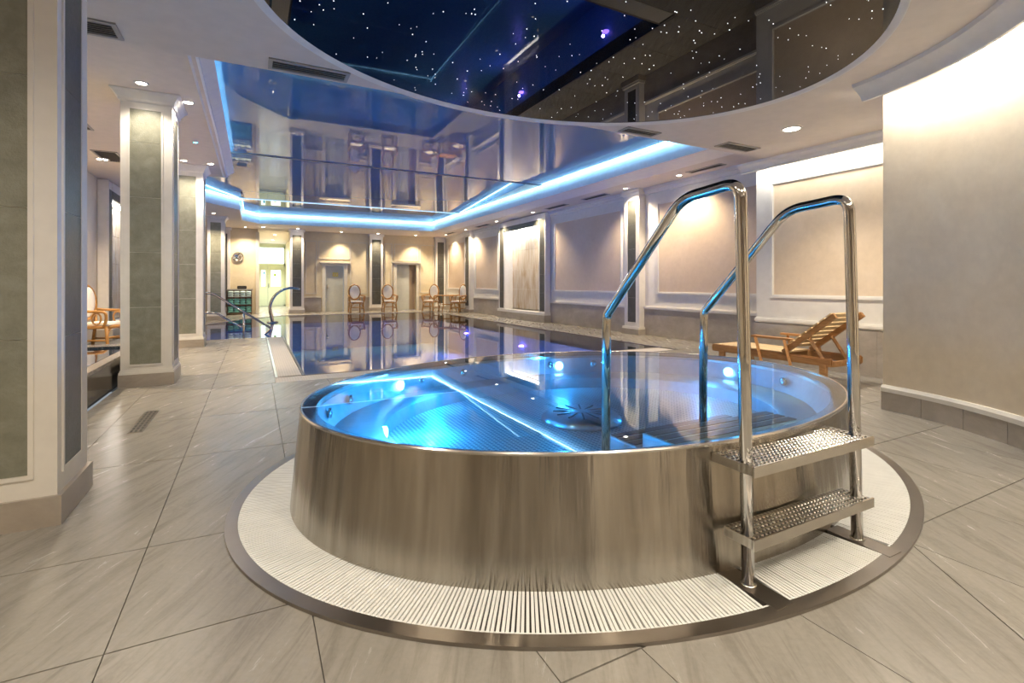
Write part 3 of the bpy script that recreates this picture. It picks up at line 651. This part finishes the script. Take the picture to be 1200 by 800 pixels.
for k in range(18):
    y0 = 6.82 - 9.2 + k * 0.283; bm = bmesh.new(); cbox(bm, -0.13, 0.14, y0 + 0.001, y0 + 0.282, -0.03, 0.0); from_bm('grate_panel', bm, M['poolgrate'], g1)
bm = bmesh.new(); cbox(bm, -0.165, -0.135, -2.42, 2.73, -0.03, 0.001); from_bm('steel_edge', bm, M['rimsteel'], g1)
g2 = thing('pool_grate', 'pale overflow grate strip along the near edge of the pool', 'grate', (3.4, 6.59, 0))
for k in range(21):
    x0 = 0.22 - 3.4 + k * 0.3; bm = bmesh.new(); cbox(bm, x0 + 0.001, x0 + 0.299, -0.19, 0.155, -0.03, 0.0); from_bm('grate_panel', bm, M['poolgrate'], g2)
# underwater lamps
for (x, y) in ((6.54, 8.3), (6.54, 12.0), (6.54, 16.0), (0.61, 8.6), (2.4, 6.82), (4.6, 6.82)):
    L = bpy.data.objects.new('underwater_lamp', None); L.location = (x - 3.5, y - 13, -0.55); link(L, pool)
    lathe('lens', [(0.07, -0.02), (0.08, 0.0), (0.05, 0.02), (0.0, 0.03)], M['poollamp'], L, 16)
    dx = -0.35 if x > 6 else (0.35 if x < 1 else 0); dy = 0.35 if y < 7 else 0
    sl = spot((x + dx * 0.2, y + dy * 0.2, -0.45), (0.25, 0.16, 1.0) if x > 4 else (0.14, 0.42, 1.0), P_POOL, 160, 0.8, 0.03)
    sl.rotation_euler = Vector((dx, dy, -0.06)).to_track_quat('-Z', 'Y').to_euler()

# ------------------------------------------------------------------ hot tub
TC = (1.98, 2.70)
tub = thing('hot_tub', 'oval brushed steel hot tub filled with glowing blue water', 'hot tub', (*TC, 0))
ZR = 0.512
RA, RB = 1.772, 1.325; BA, BB = 1.822, 1.375
oval('outer_shell', [(BA, BB, 0.0), (BA - 0.002, BB - 0.002, 0.02), (RA + 0.003, RB + 0.003, ZR - 0.012)], M['tubsteel'], tub, close=False)
oval('rim', [(RA + 0.003, RB + 0.003, ZR - 0.014), (RA + 0.004, RB + 0.004, ZR - 0.006), (RA, RB, ZR), (RA - 0.008, RB - 0.008, ZR), (RA - 0.012, RB - 0.012, ZR - 0.012), (RA - 0.075, RB - 0.075, ZR - 0.020), (RA - 0.085, RB - 0.085, ZR - 0.03), (RA - 0.085, RB - 0.085, ZR - 0.05)], M['rimsteel'], tub, close=False)
SZ, FZ = 0.335, 0.235
FA, FB = 1.34, 1.02
oval('inner_wall', [(RA - 0.085, RB - 0.085, ZR - 0.05), (RA - 0.12, RB - 0.12, SZ + 0.04), (RA - 0.15, RB - 0.15, SZ)], M['innersteel'], tub, close=False)
oval('bench', [(RA - 0.15, RB - 0.15, SZ), (FA + 0.03, FB + 0.03, SZ), (FA, FB, SZ - 0.02), (FA - 0.02, FB - 0.02, FZ)], M['innersteel'], tub, close=False)
oval('tub_floor', [(FA - 0.02, FB - 0.02, FZ), (FA - 0.02, FB - 0.02, FZ - 0.02)], M['perf'], tub, close=False, cap0=True, smooth=False)
face_up(oval('water', [(RA - 0.009, RB - 0.009, ZR - 0.003)], M['tubwater'], tub, close=False, cap0=True, smooth=False))
# round suction cover
dr = lathe('suction_cover', [(0.27, 0), (0.27, 0.02), (0.24, 0.045), (0.06, 0.06), (0.0, 0.06)], M['coversteel'], tub, 40, (-0.02, 0.05, FZ))
for k in range(12):
    bm = bmesh.new(); cbox(bm, 0.05, 0.19, -0.005, 0.005, 0, 0.006, Matrix.Translation((0, 0, 0.054)) @ Matrix.Rotation(k * math.pi / 6, 4, 'Z')); from_bm('slot', bm, M['black'], dr)
# inner steps under the ladder
for i, (yy, zz) in enumerate(((-0.90, 0.40), (-0.62, 0.315))):
    s = box('inner_step', -0.24, 0.70, yy - 0.12, yy + 0.12, FZ, zz, M['innersteel'], tub, 0.01)
    for q in (-0.07, 0.0, 0.07):
        bm = bmesh.new(); cbox(bm, -0.46, 0.46, q - 0.025, q + 0.025, zz - FZ, zz - FZ + 0.004); from_bm('tread_strip', bm, M['darkwood'], s)
# nozzles and lamps in the tub
def on_oval(a, b, deg): t = math.radians(deg); return a * math.cos(t), b * math.sin(t)
for dg in (20, 60, 75, 105, 120, 150, 165, 195, 345):
    x, y = on_oval(RA - 0.125, RB - 0.125, dg); nz = lathe('nozzle', [(0.03, -0.01), (0.03, 0.006), (0.012, 0.012), (0.0, 0.004)], M['chrome'], tub, 14)
    nz.location = (x, y, 0.41); nz.rotation_euler = (math.radians(90), 0, math.atan2(y, x) - math.radians(90))
for dg, a_, b__, z in ((10, RA - 0.13, RB - 0.13, 0.40), (72, RA - 0.13, RB - 0.13, 0.40), (128, RA - 0.13, RB - 0.13, 0.40), (168, FA - 0.012, FB - 0.012, 0.285), (185, RA - 0.13, RB - 0.13, 0.40)):  # second lamp is added to lighten the tub floor
    x, y = on_oval(a_, b__, dg); lp = lathe('underwater_lamp', [(0.035, -0.02), (0.035, 0.006), (0.02, 0.014), (0.0, 0.016)], M['tublamp'], tub, 16)
    lp.location = (x, y, z); lp.rotation_euler = (math.radians(90), 0, math.atan2(y, x) - math.radians(90))
    k = 1 - 0.2
    strip_lamp_point((TC[0] + x * k, TC[1] + y * k, z + 0.03), (0.02, 0.40, 1.0), P_TUB * (1.8 if 100 < dg < 200 else 0.8), 0.02)

# ------------------------------------------------------------------ overflow grate round the tub
gr = thing('overflow_grate', 'white slatted overflow grate in a steel ring around hot tub', 'grate', (*TC, 0))
GA, GB = 2.105, 1.652
oval('gap_shade_bed', [(BA + 0.002, BB + 0.002, 0.001), (GA - 0.05, GB - 0.05, 0.001), (GA - 0.05, GB - 0.05, 0.004), (BA + 0.002, BB + 0.002, 0.004)], M['darkslot'], gr)  # dark sheet over the tiles stands in for shade between the slats
oval('steel_ring', [(GA, GB, 0.0), (GA, GB, 0.013), (GA - 0.055, GB - 0.055, 0.015), (GA - 0.055, GB - 0.055, 0.0)], M['ringsteel'], gr)
for xx in (1.66, 2.39):
    box('cross_bar', xx - 0.045 - TC[0], xx + 0.045 - TC[0], 1.10 - TC[1], 1.36 - TC[1], 0.003, 0.0165, M['ringsteel'], gr)
# slats spread evenly along the ring
NP = 4000; mid = []; L = 0.0
am, bmid = (BA + GA - 0.05) / 2, (BB + GB - 0.05) / 2
pts = [(am * math.cos(2 * math.pi * k / NP), bmid * math.sin(2 * math.pi * k / NP)) for k in range(NP + 1)]
cum = [0.0]
for p, q in zip(pts[:-1], pts[1:]): cum.append(cum[-1] + math.hypot(q[0] - p[0], q[1] - p[1]))
NS = round(cum[-1] / 0.0158)
slats = []; j = 0
for i in range(NS):
    s = cum[-1] * i / NS
    while cum[j + 1] < s: j += 1
    t = 2 * math.pi * j / NP; nx, ny = math.cos(t) / am, math.sin(t) / bmid; l = math.hypot(nx, ny); nx /= l; ny /= l
    px, py = pts[j]
    if any(abs(px + TC[0] - xx) < 0.052 and py < 0 for xx in (1.66, 2.39)): continue
    slats.append((px, py, math.atan2(ny, nx)))
camloc = Vector((0, 0))
def dist_view(s):
    x, y = s[0] + TC[0], s[1] + TC[1]; f = x * math.sin(TH) + y * math.cos(TH)
    return f
def hidden(s):
    # slats behind the tub as seen from the camera
    return s[1] > 0.6
slats.sort(key=lambda s: dist_view(s) + (10 if hidden(s) else 0))
bm = bmesh.new(); cbox(bm, -0.118, 0.118, -0.0052, 0.0052, 0.004, 0.0145)
sm = bpy.data.meshes.new('slat'); bm.to_mesh(sm); bm.free(); sm.materials.append(M['slat'])
for x, y, a in slats[:300]:
    o = bpy.data.objects.new('slat', sm); o.location = (x, y, 0); o.rotation_euler[2] = a; link(o, gr)
bm = bmesh.new()
for x, y, a in slats[300:]: cbox(bm, -0.118, 0.118, -0.0052, 0.0052, 0.004, 0.0145, Matrix.Translation((x, y, 0)) @ Matrix.Rotation(a, 4, 'Z'))
tag(from_bm('far_slats', bm, M['slat'], gr), kind='stuff')
oval('slat_band', [(GA - 0.066, GB - 0.066, 0.004), (GA - 0.060, GB - 0.060, 0.004), (GA - 0.060, GB - 0.060, 0.012), (GA - 0.066, GB - 0.066, 0.012)], M['slat'], gr)

# ------------------------------------------------------------------ ladder
lad = thing('tub_ladder', 'chrome ladder with two handrails and studded steps leaning on hot tub', 'ladder', (2.025, 1.25, 0))
for xx in (1.66, 2.39):
    dx = xx - 2.025
    path = fillet([(dx, 0.0, 0.0165), (dx, 0.02, 1.0), (dx, 0.035, 1.545), (dx, 0.33, 1.525), (dx, 0.85, 0.985), (dx, 0.86, 0.10)], (0.085, 0.07, 0.08, 0.03), 8)
    r = tube('handrail', path, 0.0235, M['chrome'], lad, 16)
    lathe('foot_flange', [(0.030, 0), (0.030, 0.003), (0.025, 0.005), (0.0, 0.005)], M['chrome'], r, 20, (dx, 0, 0.0165))
def edge_y(x, z):
    a = BA + (RA - BA) * z / ZR; b = BB + (RB - BB) * z / ZR
    return TC[1] - b * math.sqrt(max(0, 1 - ((x - TC[0]) / a) ** 2))
for z in (0.475, 0.205):
    bm = bmesh.new(); N = 10; top = []; bot = []
    xs = [1.63 + (2.42 - 1.63) * k / N for k in range(N + 1)]
    back = [(x, 1.335 if z < 0.3 else edge_y(x, z) - 0.004) for x in xs]
    poly = [(1.63, 1.205), (2.42, 1.205)] + back[::-1]
    poly = [(x - 2.025, y - 1.25) for x, y in poly]
    vt = [bm.verts.new((x, y, z)) for x, y in poly]; vb = [bm.verts.new((x, y, z - 0.035)) for x, y in poly]
    bm.faces.new(vt); bm.faces.new(vb)
    for k in range(len(poly)): bm.faces.new((vt[k], vt[(k + 1) % len(poly)], vb[(k + 1) % len(poly)], vb[k]))
    tr = from_bm('tread', bm, M['tread'], lad)
    bm = bmesh.new(); cbox(bm, -0.40, 0.40, -0.052, -0.045, z - 0.037, z + 0.004); from_bm('tread_nosing', bm, M['rimsteel'], tr)
    bm = bmesh.new()
    for i in range(34):
        for k in range(8):
            x, y = -0.375 + i * 0.0226, -0.032 + k * 0.0226
            if y + 1.25 < (1.33 if z < 0.3 else edge_y(x + 2.025, z) - 0.012): bmesh.ops.create_cone(bm, cap_ends=True, segments=6, radius1=0.0068, radius2=0.004, depth=0.004, matrix=Matrix.Translation((x, y, z + 0.002)))
    tag(from_bm('tread_studs', bm, M['rimsteel'], tr), kind='stuff')

# ------------------------------------------------------------------ sun lounger (foot end towards +Y)
lg = thing('sun_lounger', 'wooden slatted sun lounger with raised backrest behind the hot tub', 'lounger', (5.9, 4.0, 0))
for s in (-1, 1):
    x = s * 0.29
    bm = bmesh.new(); cbox(bm, x - 0.02, x + 0.02, -0.82, 0.78, 0.24, 0.33); bmesh.ops.bevel(bm, geom=list(bm.edges), offset=0.012, segments=2, affect='EDGES'); from_bm('side_rail', bm, M['teak'], lg)
    for y in (-0.72, 0.62):
        bm = bmesh.new(); cbox(bm, x - 0.025, x + 0.025, y - 0.035, y + 0.035, 0, 0.26); from_bm('leg', bm, M['teak'], lg)
    ar = None
    bm = bmesh.new(); cbox(bm, x - 0.035, x + 0.035, -0.36, 0.16, 0.485, 0.512); ar = from_bm('armrest', bm, M['teak'], lg)
    for y0, y1 in ((-0.36, -0.28), (0.02, 0.1)):
        bm = bmesh.new(); sweep(bm, [(x + s * 0.03, y0, 0.2), (x + s * 0.03, y1, 0.49)], 0.03, 4, False, 0.5); from_bm('arm_post', bm, M['teak'], ar)
for k in range(12):
    y = -0.20 + k * 0.078; bm = bmesh.new(); cbox(bm, -0.27, 0.27, y, y + 0.066, 0.318, 0.336); from_bm('seat_slat', bm, M['slatwood'], lg)
ang = math.atan2(0.46, 0.58)
RT = Matrix.Translation((0, -0.24, 0.335)) @ Matrix.Rotation(math.pi - ang, 4, 'X')
bk = None
for s in (-1, 1):
    bm = bmesh.new(); cbox(bm, s * 0.27 - 0.018, s * 0.27 + 0.018, 0, 0.76, -0.03, 0.03); bmesh.ops.transform(bm, matrix=RT, verts=bm.verts); from_bm('back_rail', bm, M['teak'], lg)
for k in range(8):
    bm = bmesh.new(); cbox(bm, -0.30, 0.30, 0.05 + k * 0.09, 0.115 + k * 0.09, -0.045, -0.028); bmesh.ops.transform(bm, matrix=RT, verts=bm.verts); from_bm('back_slat', bm, M['slatwood'], lg)
for s in (-1, 1):
    bm = bmesh.new(); sweep(bm, [(s * 0.22, -0.52, 0.53), (s * 0.22, -0.70, 0.26)], 0.022, 4); from_bm('back_prop', bm, M['teak'], lg)
bm = bmesh.new(); cbox(bm, -0.27, 0.27, -0.82, -0.78, 0.24, 0.30); from_bm('end_rail', bm, M['teak'], lg)
bm = bmesh.new(); cbox(bm, -0.27, 0.27, 0.74, 0.78, 0.26, 0.33); from_bm('end_rail', bm, M['teak'], lg)

# ------------------------------------------------------------------ rattan chairs (front faces -Y)
def make_chair(label, loc, rz, group='rattan armchairs with white cushions'):
    c = thing('rattan_chair', label, 'chair', loc, rz, group); R = M['rattan']
    ring = [(0.23 * math.cos(2 * math.pi * k / 20), 0.23 + 0.02 * math.sin(2 * math.pi * k / 20), 0.83 + 0.30 * math.sin(2 * math.pi * k / 20)) for k in range(20)]
    tube('back_frame', ring, 0.028, R, c, 8, True)
    bm = bmesh.new(); bmesh.ops.create_uvsphere(bm, u_segments=20, v_segments=10, radius=1, matrix=Matrix.Translation((0, 0.22, 0.83)) @ Matrix.Diagonal((0.205, 0.035, 0.275, 1))); from_bm('backrest', bm, M['cushion'], c, True)
    bm = bmesh.new(); cbox(bm, -0.25, 0.25, -0.25, 0.22, 0.41, 0.48); bmesh.ops.bevel(bm, geom=list(bm.edges), offset=0.025, segments=2, affect='EDGES'); from_bm('seat', bm, M['cushion'], c)
    tube('seat_frame', [(0.27 * math.cos(t) * 1.0, 0.26 * math.sin(t) - 0.015, 0.40) for t in [2 * math.pi * k / 20 for k in range(20)]], 0.028, R, c, 8, True)
    for s in (-1, 1):
        tube('leg', [(s * 0.24, -0.22, 0.42), (s * 0.25, -0.24, 0.2), (s * 0.27, -0.27, 0.0)], 0.026, R, c, 8)
        tube('leg', [(s * 0.22, 0.22, 0.60), (s * 0.21, 0.22, 0.40), (s * 0.23, 0.28, 0.0)], 0.026, R, c, 8)
        ar = tube('armrest', fillet([(s * 0.22, 0.23, 0.70), (s * 0.31, 0.05, 0.68), (s * 0.31, -0.26, 0.67), (s * 0.29, -0.25, 0.52), (s * 0.26, -0.2, 0.42)], 0.08), 0.024, R, c, 8)
        tube('arm_loop', [(s * 0.29, -0.10 + 0.07 * math.cos(t), 0.55 + 0.10 * math.sin(t)) for t in [2 * math.pi * k / 14 for k in range(14)]], 0.014, R, ar, 6, True)
        tube('stretcher', [(s * 0.245, -0.24, 0.17), (s * 0.22, 0.25, 0.17)], 0.016, R, c, 6)
        tube('brace', [(s * 0.24, -0.23, 0.22), (s * 0.18, -0.23, 0.34), (s * 0.08, -0.22, 0.39)], 0.016, R, c, 6)
    tube('stretcher', [(-0.25, -0.25, 0.22), (0.25, -0.25, 0.22)], 0.016, R, c, 6)
    return c
make_chair('rattan armchair facing the pool just right of the grey door', (3.66, 20.75, 0), 0.05)
make_chair('rattan armchair between the back wall pilaster and open doorway', (5.0, 20.75, 0), 0.0)
make_chair('left rattan armchair at the small table in far corner', (6.75, 20.5, 0), -0.9)
make_chair('right rattan armchair at the small table beside right wall', (7.45, 19.0, 0), -1.2)
make_chair('rattan armchair beyond the plunge pool seen between left columns', (-2.42, 11.2, 0.0), 1.25)
tb = thing('rattan_table', 'small rattan table between two chairs in the far corner', 'table', (6.72, 19.3, 0))
tb.location = (7.25, 19.85, 0)
box('table_top', -0.36, 0.36, -0.3, 0.3, 0.66, 0.70, M['rattan'], tb, 0.01)
for sx in (-1, 1):
    for sy in (-1, 1): tube('leg', [(sx * 0.30, sy * 0.24, 0.66), (sx * 0.24, sy * 0.19, 0.3), (sx * 0.32, sy * 0.26, 0)], 0.02, M['rattan'], tb, 8)
tube('stretcher', [(0.24 * math.cos(2 * math.pi * k / 16), 0.19 * math.sin(2 * math.pi * k / 16), 0.3) for k in range(16)], 0.013, M['rattan'], tb, 6, True)

# ------------------------------------------------------------------ pool stair rails and spout
def pool_rail(label, x0, y0, x1, y1):
    t = thing('pool_handrail', label, 'handrail', (x0, y0, 0))
    dx, dy = x1 - x0, y1 - y0
    tube('top_rail', fillet([(0, 0, 0.95), (dx * 0.2, dy * 0.2, 0.95), (dx * 1.0, dy * 1.0, 0.12), (dx * 0.93, dy * 0.93, 0.02), (dx * 0.7, dy * 0.7, -0.2)], 0.1), 0.024, M['chrome'], t, 10)
    tube('lower_rail', fillet([(dx * 0.05, dy * 0.05, 0.50), (dx * 0.25, dy * 0.25, 0.50), (dx * 0.62, dy * 0.62, 0.13)], 0.08), 0.02, M['chrome'], t, 10)
    tube('post', [(dx * 0.62, dy * 0.62, 0.51), (dx * 0.62, dy * 0.62, -0.4)], 0.022, M['chrome'], t, 10)
    return t
pool_rail('steel handrail descending into the pool beside third column', -1.15, 13.2, 0.36, 12.75)
sp = thing('water_spout', 'curved steel swan neck water spout arching over the pool', 'water spout', (0.42, 16.6, 0))
bm = bmesh.new(); pts_ = []
for k in range(15):
    t = math.radians(200 - 130 * k / 14); pts_.append((0.62 + 0.62 * math.cos(t), 0, 0.42 + 0.62 * math.sin(t)))
pts_ = [(0.12, 0, -0.25), (0.06, 0, 0.05)] + pts_
sweep(bm, pts_, [0.05, 0.05] + [0.05 - 0.0012 * k for k in range(15)], 12, False, 2.2); from_bm('neck', bm, M['chrome'], sp, True)
lathe('base_flange', [(0.16, 0), (0.16, 0.03), (0.1, 0.05), (0.0, 0.05)], M['chrome'], sp, 20, (0.07, 0, -0.01))

# ------------------------------------------------------------------ towel cabinet, towels, clock
tc = thing('towel_cabinet', 'open dark wooden towel cabinet standing below the wall clock', 'cabinet', (-0.5, 21.5, 0))
for x in (-0.42, 0.40): bm = bmesh.new(); cbox(bm, x, x + 0.02, -0.2, 0.2, 0.04, 0.92); from_bm('side_panel', bm, M['darkwood'], tc)
for z in (0.04, 0.34, 0.62): bm = bmesh.new(); cbox(bm, -0.39, 0.40, -0.2, 0.2, z, z + 0.035); from_bm('shelf', bm, M['darkwood'], tc)
bm = bmesh.new(); cbox(bm, -0.39, 0.40, 0.18, 0.2, 0.08, 0.92); from_bm('back_panel', bm, M['darkwood'], tc)
bm = bmesh.new(); cbox(bm, -0.44, 0.45, -0.02, 0.22, 0.92, 0.97); from_bm('top_panel', bm, M['ventgrey'], tc)
for x in (-0.40, 0.38):
    for y in (-0.17, 0.15): bm = bmesh.new(); cbox(bm, x, x + 0.03, y, y + 0.03, 0, 0.04); from_bm('foot', bm, M['black'], tc)
def towel(x, z, m, label, grp):
    bm = bmesh.new(); cbox(bm, -0.097, 0.097, -0.19, 0.13, 0, 0.078); bmesh.ops.bevel(bm, geom=[e for e in bm.edges], offset=0.022, segments=2, affect='EDGES')
    o = from_bm('towel', bm, m, None, True, (-0.5 + x, 21.5, z)); tag(o, label, 'towel', grp)
for k in range(4):
    for j in range(3): towel(-0.29 + 0.2 * k, 0.0755 + 0.080 * j, M['teal'], 'folded teal towel in a pile on the bottom cabinet shelf', 'teal towels on the bottom shelf')
    for j in range(3): towel(-0.29 + 0.2 * k, 0.3755 + 0.080 * j, M['teal'], 'folded teal towel in a pile on the middle cabinet shelf', 'teal towels on the middle shelf')
    for j in range(3): towel(-0.29 + 0.2 * k, 0.6575 + 0.080 * j, M['paleteal'], 'folded pale towel in a pile on the top cabinet shelf', 'pale towels on the top shelf')
bx = thing('black_box', 'small black box on top of the towel cabinet', 'box', (-0.42, 21.62, 0.97))
bm = bmesh.new(); cbox(bm, -0.16, 0.16, -0.06, 0.06, 0, 0.12); bmesh.ops.bevel(bm, geom=list(bm.edges), offset=0.015, segments=2, affect='EDGES'); from_bm('body', bm, M['black'], bx)
bm = bmesh.new(); cbox(bm, -0.12, 0.12, -0.064, -0.06, 0.02, 0.1); from_bm('front_grille', bm, M['darkslot'], bx)
ck = thing('wall_clock', 'round silver wall clock above the towel cabinet', 'clock', (-0.56, 21.9, 2.2))
f = lathe('case', [(0.19, 0), (0.20, 0.02), (0.19, 0.05), (0.165, 0.055), (0.16, 0.035)], M['chrome'], ck, 32); f.rotation_euler = (math.radians(90), 0, 0)
f = lathe('face', [(0.162, 0.03), (0.0, 0.03)], M['clockface'], ck, 32, smooth=False); f.rotation_euler = (math.radians(90), 0, 0)
for a, l in ((0.6, 0.12), (2.3, 0.08)):
    bm = bmesh.new(); cbox(bm, -0.007, 0.007, -0.036, -0.033, -0.02, l, Matrix.Rotation(a, 4, 'Y')); from_bm('hand', bm, M['white'], ck)
for k in range(12):
    bm = bmesh.new(); cbox(bm, -0.006, 0.006, -0.036, -0.031, 0.12, 0.145, Matrix.Rotation(k * math.pi / 6, 4, 'Y')); from_bm('hour_mark', bm, M['white'], ck)

# ------------------------------------------------------------------ floor drain
fd = thing('floor_drain', 'narrow dark slotted floor drain between the left columns', 'drain', (-0.82, 5.12, 0.0))
bm = bmesh.new(); cbox(bm, -0.05, 0.05, -0.37, 0.37, 0.0, 0.003); from_bm('drain_plate', bm, M['ringsteel'], fd)
for k in range(9):
    for s in (-1, 0, 1): bm = bmesh.new(); cbox(bm, s * 0.03 - 0.008, s * 0.03 + 0.008, -0.355 + k * 0.08, -0.355 + k * 0.08 + 0.06, 0.003, 0.0036); from_bm('slot', bm, M['black'], fd)

# ------------------------------------------------------------------ vents
def vent(x0, x1, y0, y1, z, label, frame=True, along='X'):
    t = thing('ceiling_vent', label, 'vent', ((x0 + x1) / 2, (y0 + y1) / 2, z), group='ceiling vents')
    hx, hy = (x1 - x0) / 2, (y1 - y0) / 2
    bm = bmesh.new(); cbox(bm, -hx, hx, -hy, hy, -0.001, 0.0); from_bm('backing', bm, M['darkslot'], t)
    q = 0.03
    bm = bmesh.new()
    for b in ((-hx, hx, -hy, -hy + q), (-hx, hx, hy - q, hy), (-hx, -hx + q, -hy + q, hy - q), (hx - q, hx, -hy + q, hy - q)): cbox(bm, *b, -0.012, -0.0005)
    from_bm('frame', bm, M['ventgrey'], t)
    if along == 'X':
        n_ = max(3, int(2 * (hy - q) / 0.03))
        for k in range(n_):
            y = -hy + q + (2 * (hy - q)) * (k + 0.5) / n_; bm = bmesh.new(); cbox(bm, -hx + q, hx - q, -0.008, 0.008, -0.0015, 0.0015, Matrix.Translation((0, y, -0.006)) @ Matrix.Rotation(0.6, 4, 'X')); from_bm('slat', bm, M['ventgrey'], t)
    else:
        n_ = max(3, int(2 * (hx - q) / 0.035))
        for k in range(n_):
            x = -hx + q + (2 * (hx - q)) * (k + 0.5) / n_; bm = bmesh.new(); cbox(bm, -0.007, 0.007, -hy + q, hy - q, -0.0015, 0.0015, Matrix.Translation((x, 0, -0.006)) @ Matrix.Rotation(0.6, 4, 'Y')); from_bm('slat', bm, M['darkslot'], t)
vent(0.10, 0.72, 4.32, 4.53, ZN, 'long grey vent in the near ceiling left of the star ceiling')
vent(-1.40, -0.84, 4.24, 4.50, ZN, 'grey vent in the near ceiling beside the nearest column')
vent(3.74, 4.24, 4.34, 4.52, ZN, 'vent at the ceiling edge directly under the star ceiling rim')
vent(5.25, 5.86, 4.23, 4.45, ZN, 'vent in the near ceiling close to the niche cornice')
vent(7.40, 7.58, 6.15, 6.95, ZA, 'dark vent of the right aisle nearest to the tub', along='Y')
vent(7.40, 7.58, 9.45, 10.4, ZA, 'dark vent of the right aisle beside the first pilaster', along='Y')
vent(7.40, 7.58, 11.2, 12.2, ZA, 'dark vent of the right aisle just before the waterfall wall', along='Y')
vent(7.40, 7.58, 16.2, 17.3, ZA, 'dark vent of the right aisle beyond the waterfall wall', along='Y')
vent(7.30, 7.48, 19.4, 20.4, ZA, 'farthest dark vent of the right aisle above the corner table', along='Y')
vent(-2.35, -2.0, 8.0, 8.9, ZA, 'dark vent in the left aisle ceiling beside the second column', along='Y')
vent(-2.35, -2.0, 10.2, 11.0, ZA, 'farther dark vent in the left aisle ceiling', along='Y')

# ------------------------------------------------------------------ downlights
def downlight(x, y, z, label, power, col=WARM, r=0.05, lens=None, angle=125, tilt=(0, 0), group='recessed ceiling downlights'):
    t = thing('downlight', label, 'downlight', (x, y, z), group=group)
    lathe('trim_ring', [(r * 1.35, 0.0), (r * 1.3, -0.006), (r * 1.02, -0.008), (r, -0.002)], M['white'], t, 20)
    lathe('lens', [(r, -0.002), (r * 0.95, -0.004), (0.0, -0.004)], lens or M['lens'], t, 20)
    if power: spot((x, y, z - 0.02), col, power, angle, 0.7, r * 0.7, tilt)
D = [(7.50, 7.2, 'downlight on right aisle ceiling nearest to the tub'), (7.46, 8.75, 'downlight above the first pilaster of the right wall'), (7.45, 12.95, 'downlight above the near side of the waterfall wall'),
     (7.42, 15.4, 'downlight above the far side of the waterfall wall'), (7.45, 18.3, 'downlight above the far pilaster of the right wall'), (7.45, 20.6, 'downlight in the far right corner above the table')]
for x, y, l in D: downlight(x, y, ZA, l, P_DOWN)
for x, l in ((6.35, 'downlight over the open doorway of the back wall'), (4.7, 'downlight over the back wall pilaster'), (3.2, 'downlight over the grey door of the back wall'), (1.5, 'downlight over the pilaster beside the corridor'), (0.3, 'downlight before the corridor with glazed door')):
    downlight(x, 21.45 if x > 2 else 20.95, ZA, l, P_DOWN * 1.0, WARM, 0.06, angle=95)
downlight(0.8, 24.0, ZA, 'nearer downlight inside the corridor', P_DOWN * 2, (1.0, 0.95, 0.82), 0.07); downlight(0.8, 27.0, ZA, 'farther downlight inside the corridor', P_DOWN * 2.5, (0.95, 1.0, 0.9), 0.07)
downlight(-0.3, 21.3, ZA, 'downlight over the towel cabinet', P_DOWN, WARM)
downlight(-1.08, 6.58, ZA, 'downlight right in front of the second column', P_DOWN * 0.22, NEUT)
downlight(-0.70, 7.02, ZA, 'downlight to the right of the second column capital', P_DOWN * 0.35, NEUT)
downlight(-1.06, 8.95, ZA, 'downlight between the second and third columns', P_DOWN * 0.7, NEUT)
downlight(-1.10, 10.35, ZA, 'downlight right in front of the third column', P_DOWN * 0.22, NEUT)
downlight(-0.70, 10.42, ZA, 'downlight to the right of the third column capital', P_DOWN * 0.35, NEUT)
downlight(-0.95, 4.95, ZA, 'added downlight of the left aisle hidden behind the near ceiling edge', P_DOWN * 0.7, NEUT)  # hidden lamp added to brighten the front of the second column
downlight(-2.34, 10.9, ZA, 'bright downlight seen just left of the second column', P_DOWN * 1.5, WARM, 0.08)
downlight(-2.3, 7.5, ZA, 'downlight above the water of the plunge pool', P_DOWN * 1.5, WARM, 0.07)
downlight(-0.80, 8.95, ZA, 'tiny cyan indicator light in the left aisle ceiling', 0, lens=M['lenscyan'], r=0.03)
downlight(-1.1, 17.6, ZA, 'downlight in front of the far column', P_DOWN, WARM)
downlight(5.46, 3.55, ZN, 'large downlight in the near ceiling between star ceiling and niche', P_NEAR * 2.0, NEUT, 0.085, angle=120)
for x, y, l in ((4.4, 0.9, 'added downlight close to the straight end of the curved wall'), (3.2, -0.2, 'added downlight behind the ladder side of the hot tub'), (1.5, -0.5, 'added downlight in the ceiling just right of the viewpoint'),
                (0.0, 0.3, 'added downlight in the ceiling straight above the viewpoint'), (-0.6, 1.6, 'added downlight before the front of the nearest column'), (-2.0, 1.0, 'added downlight far left of the viewpoint near left wall'), (0.0, -1.8, 'added downlight left in front of the rear wall'), (2.5, -1.8, 'added downlight right in front of the rear wall')):  # all added out of view, to light the room and the steel
    downlight(x, y, ZN, l, P_NEAR * (0.68 if x < 1 else (2.2 if x > 4 else 1.3)), NEUT, 0.085, angle=140, group='added unseen downlights round the star ceiling')
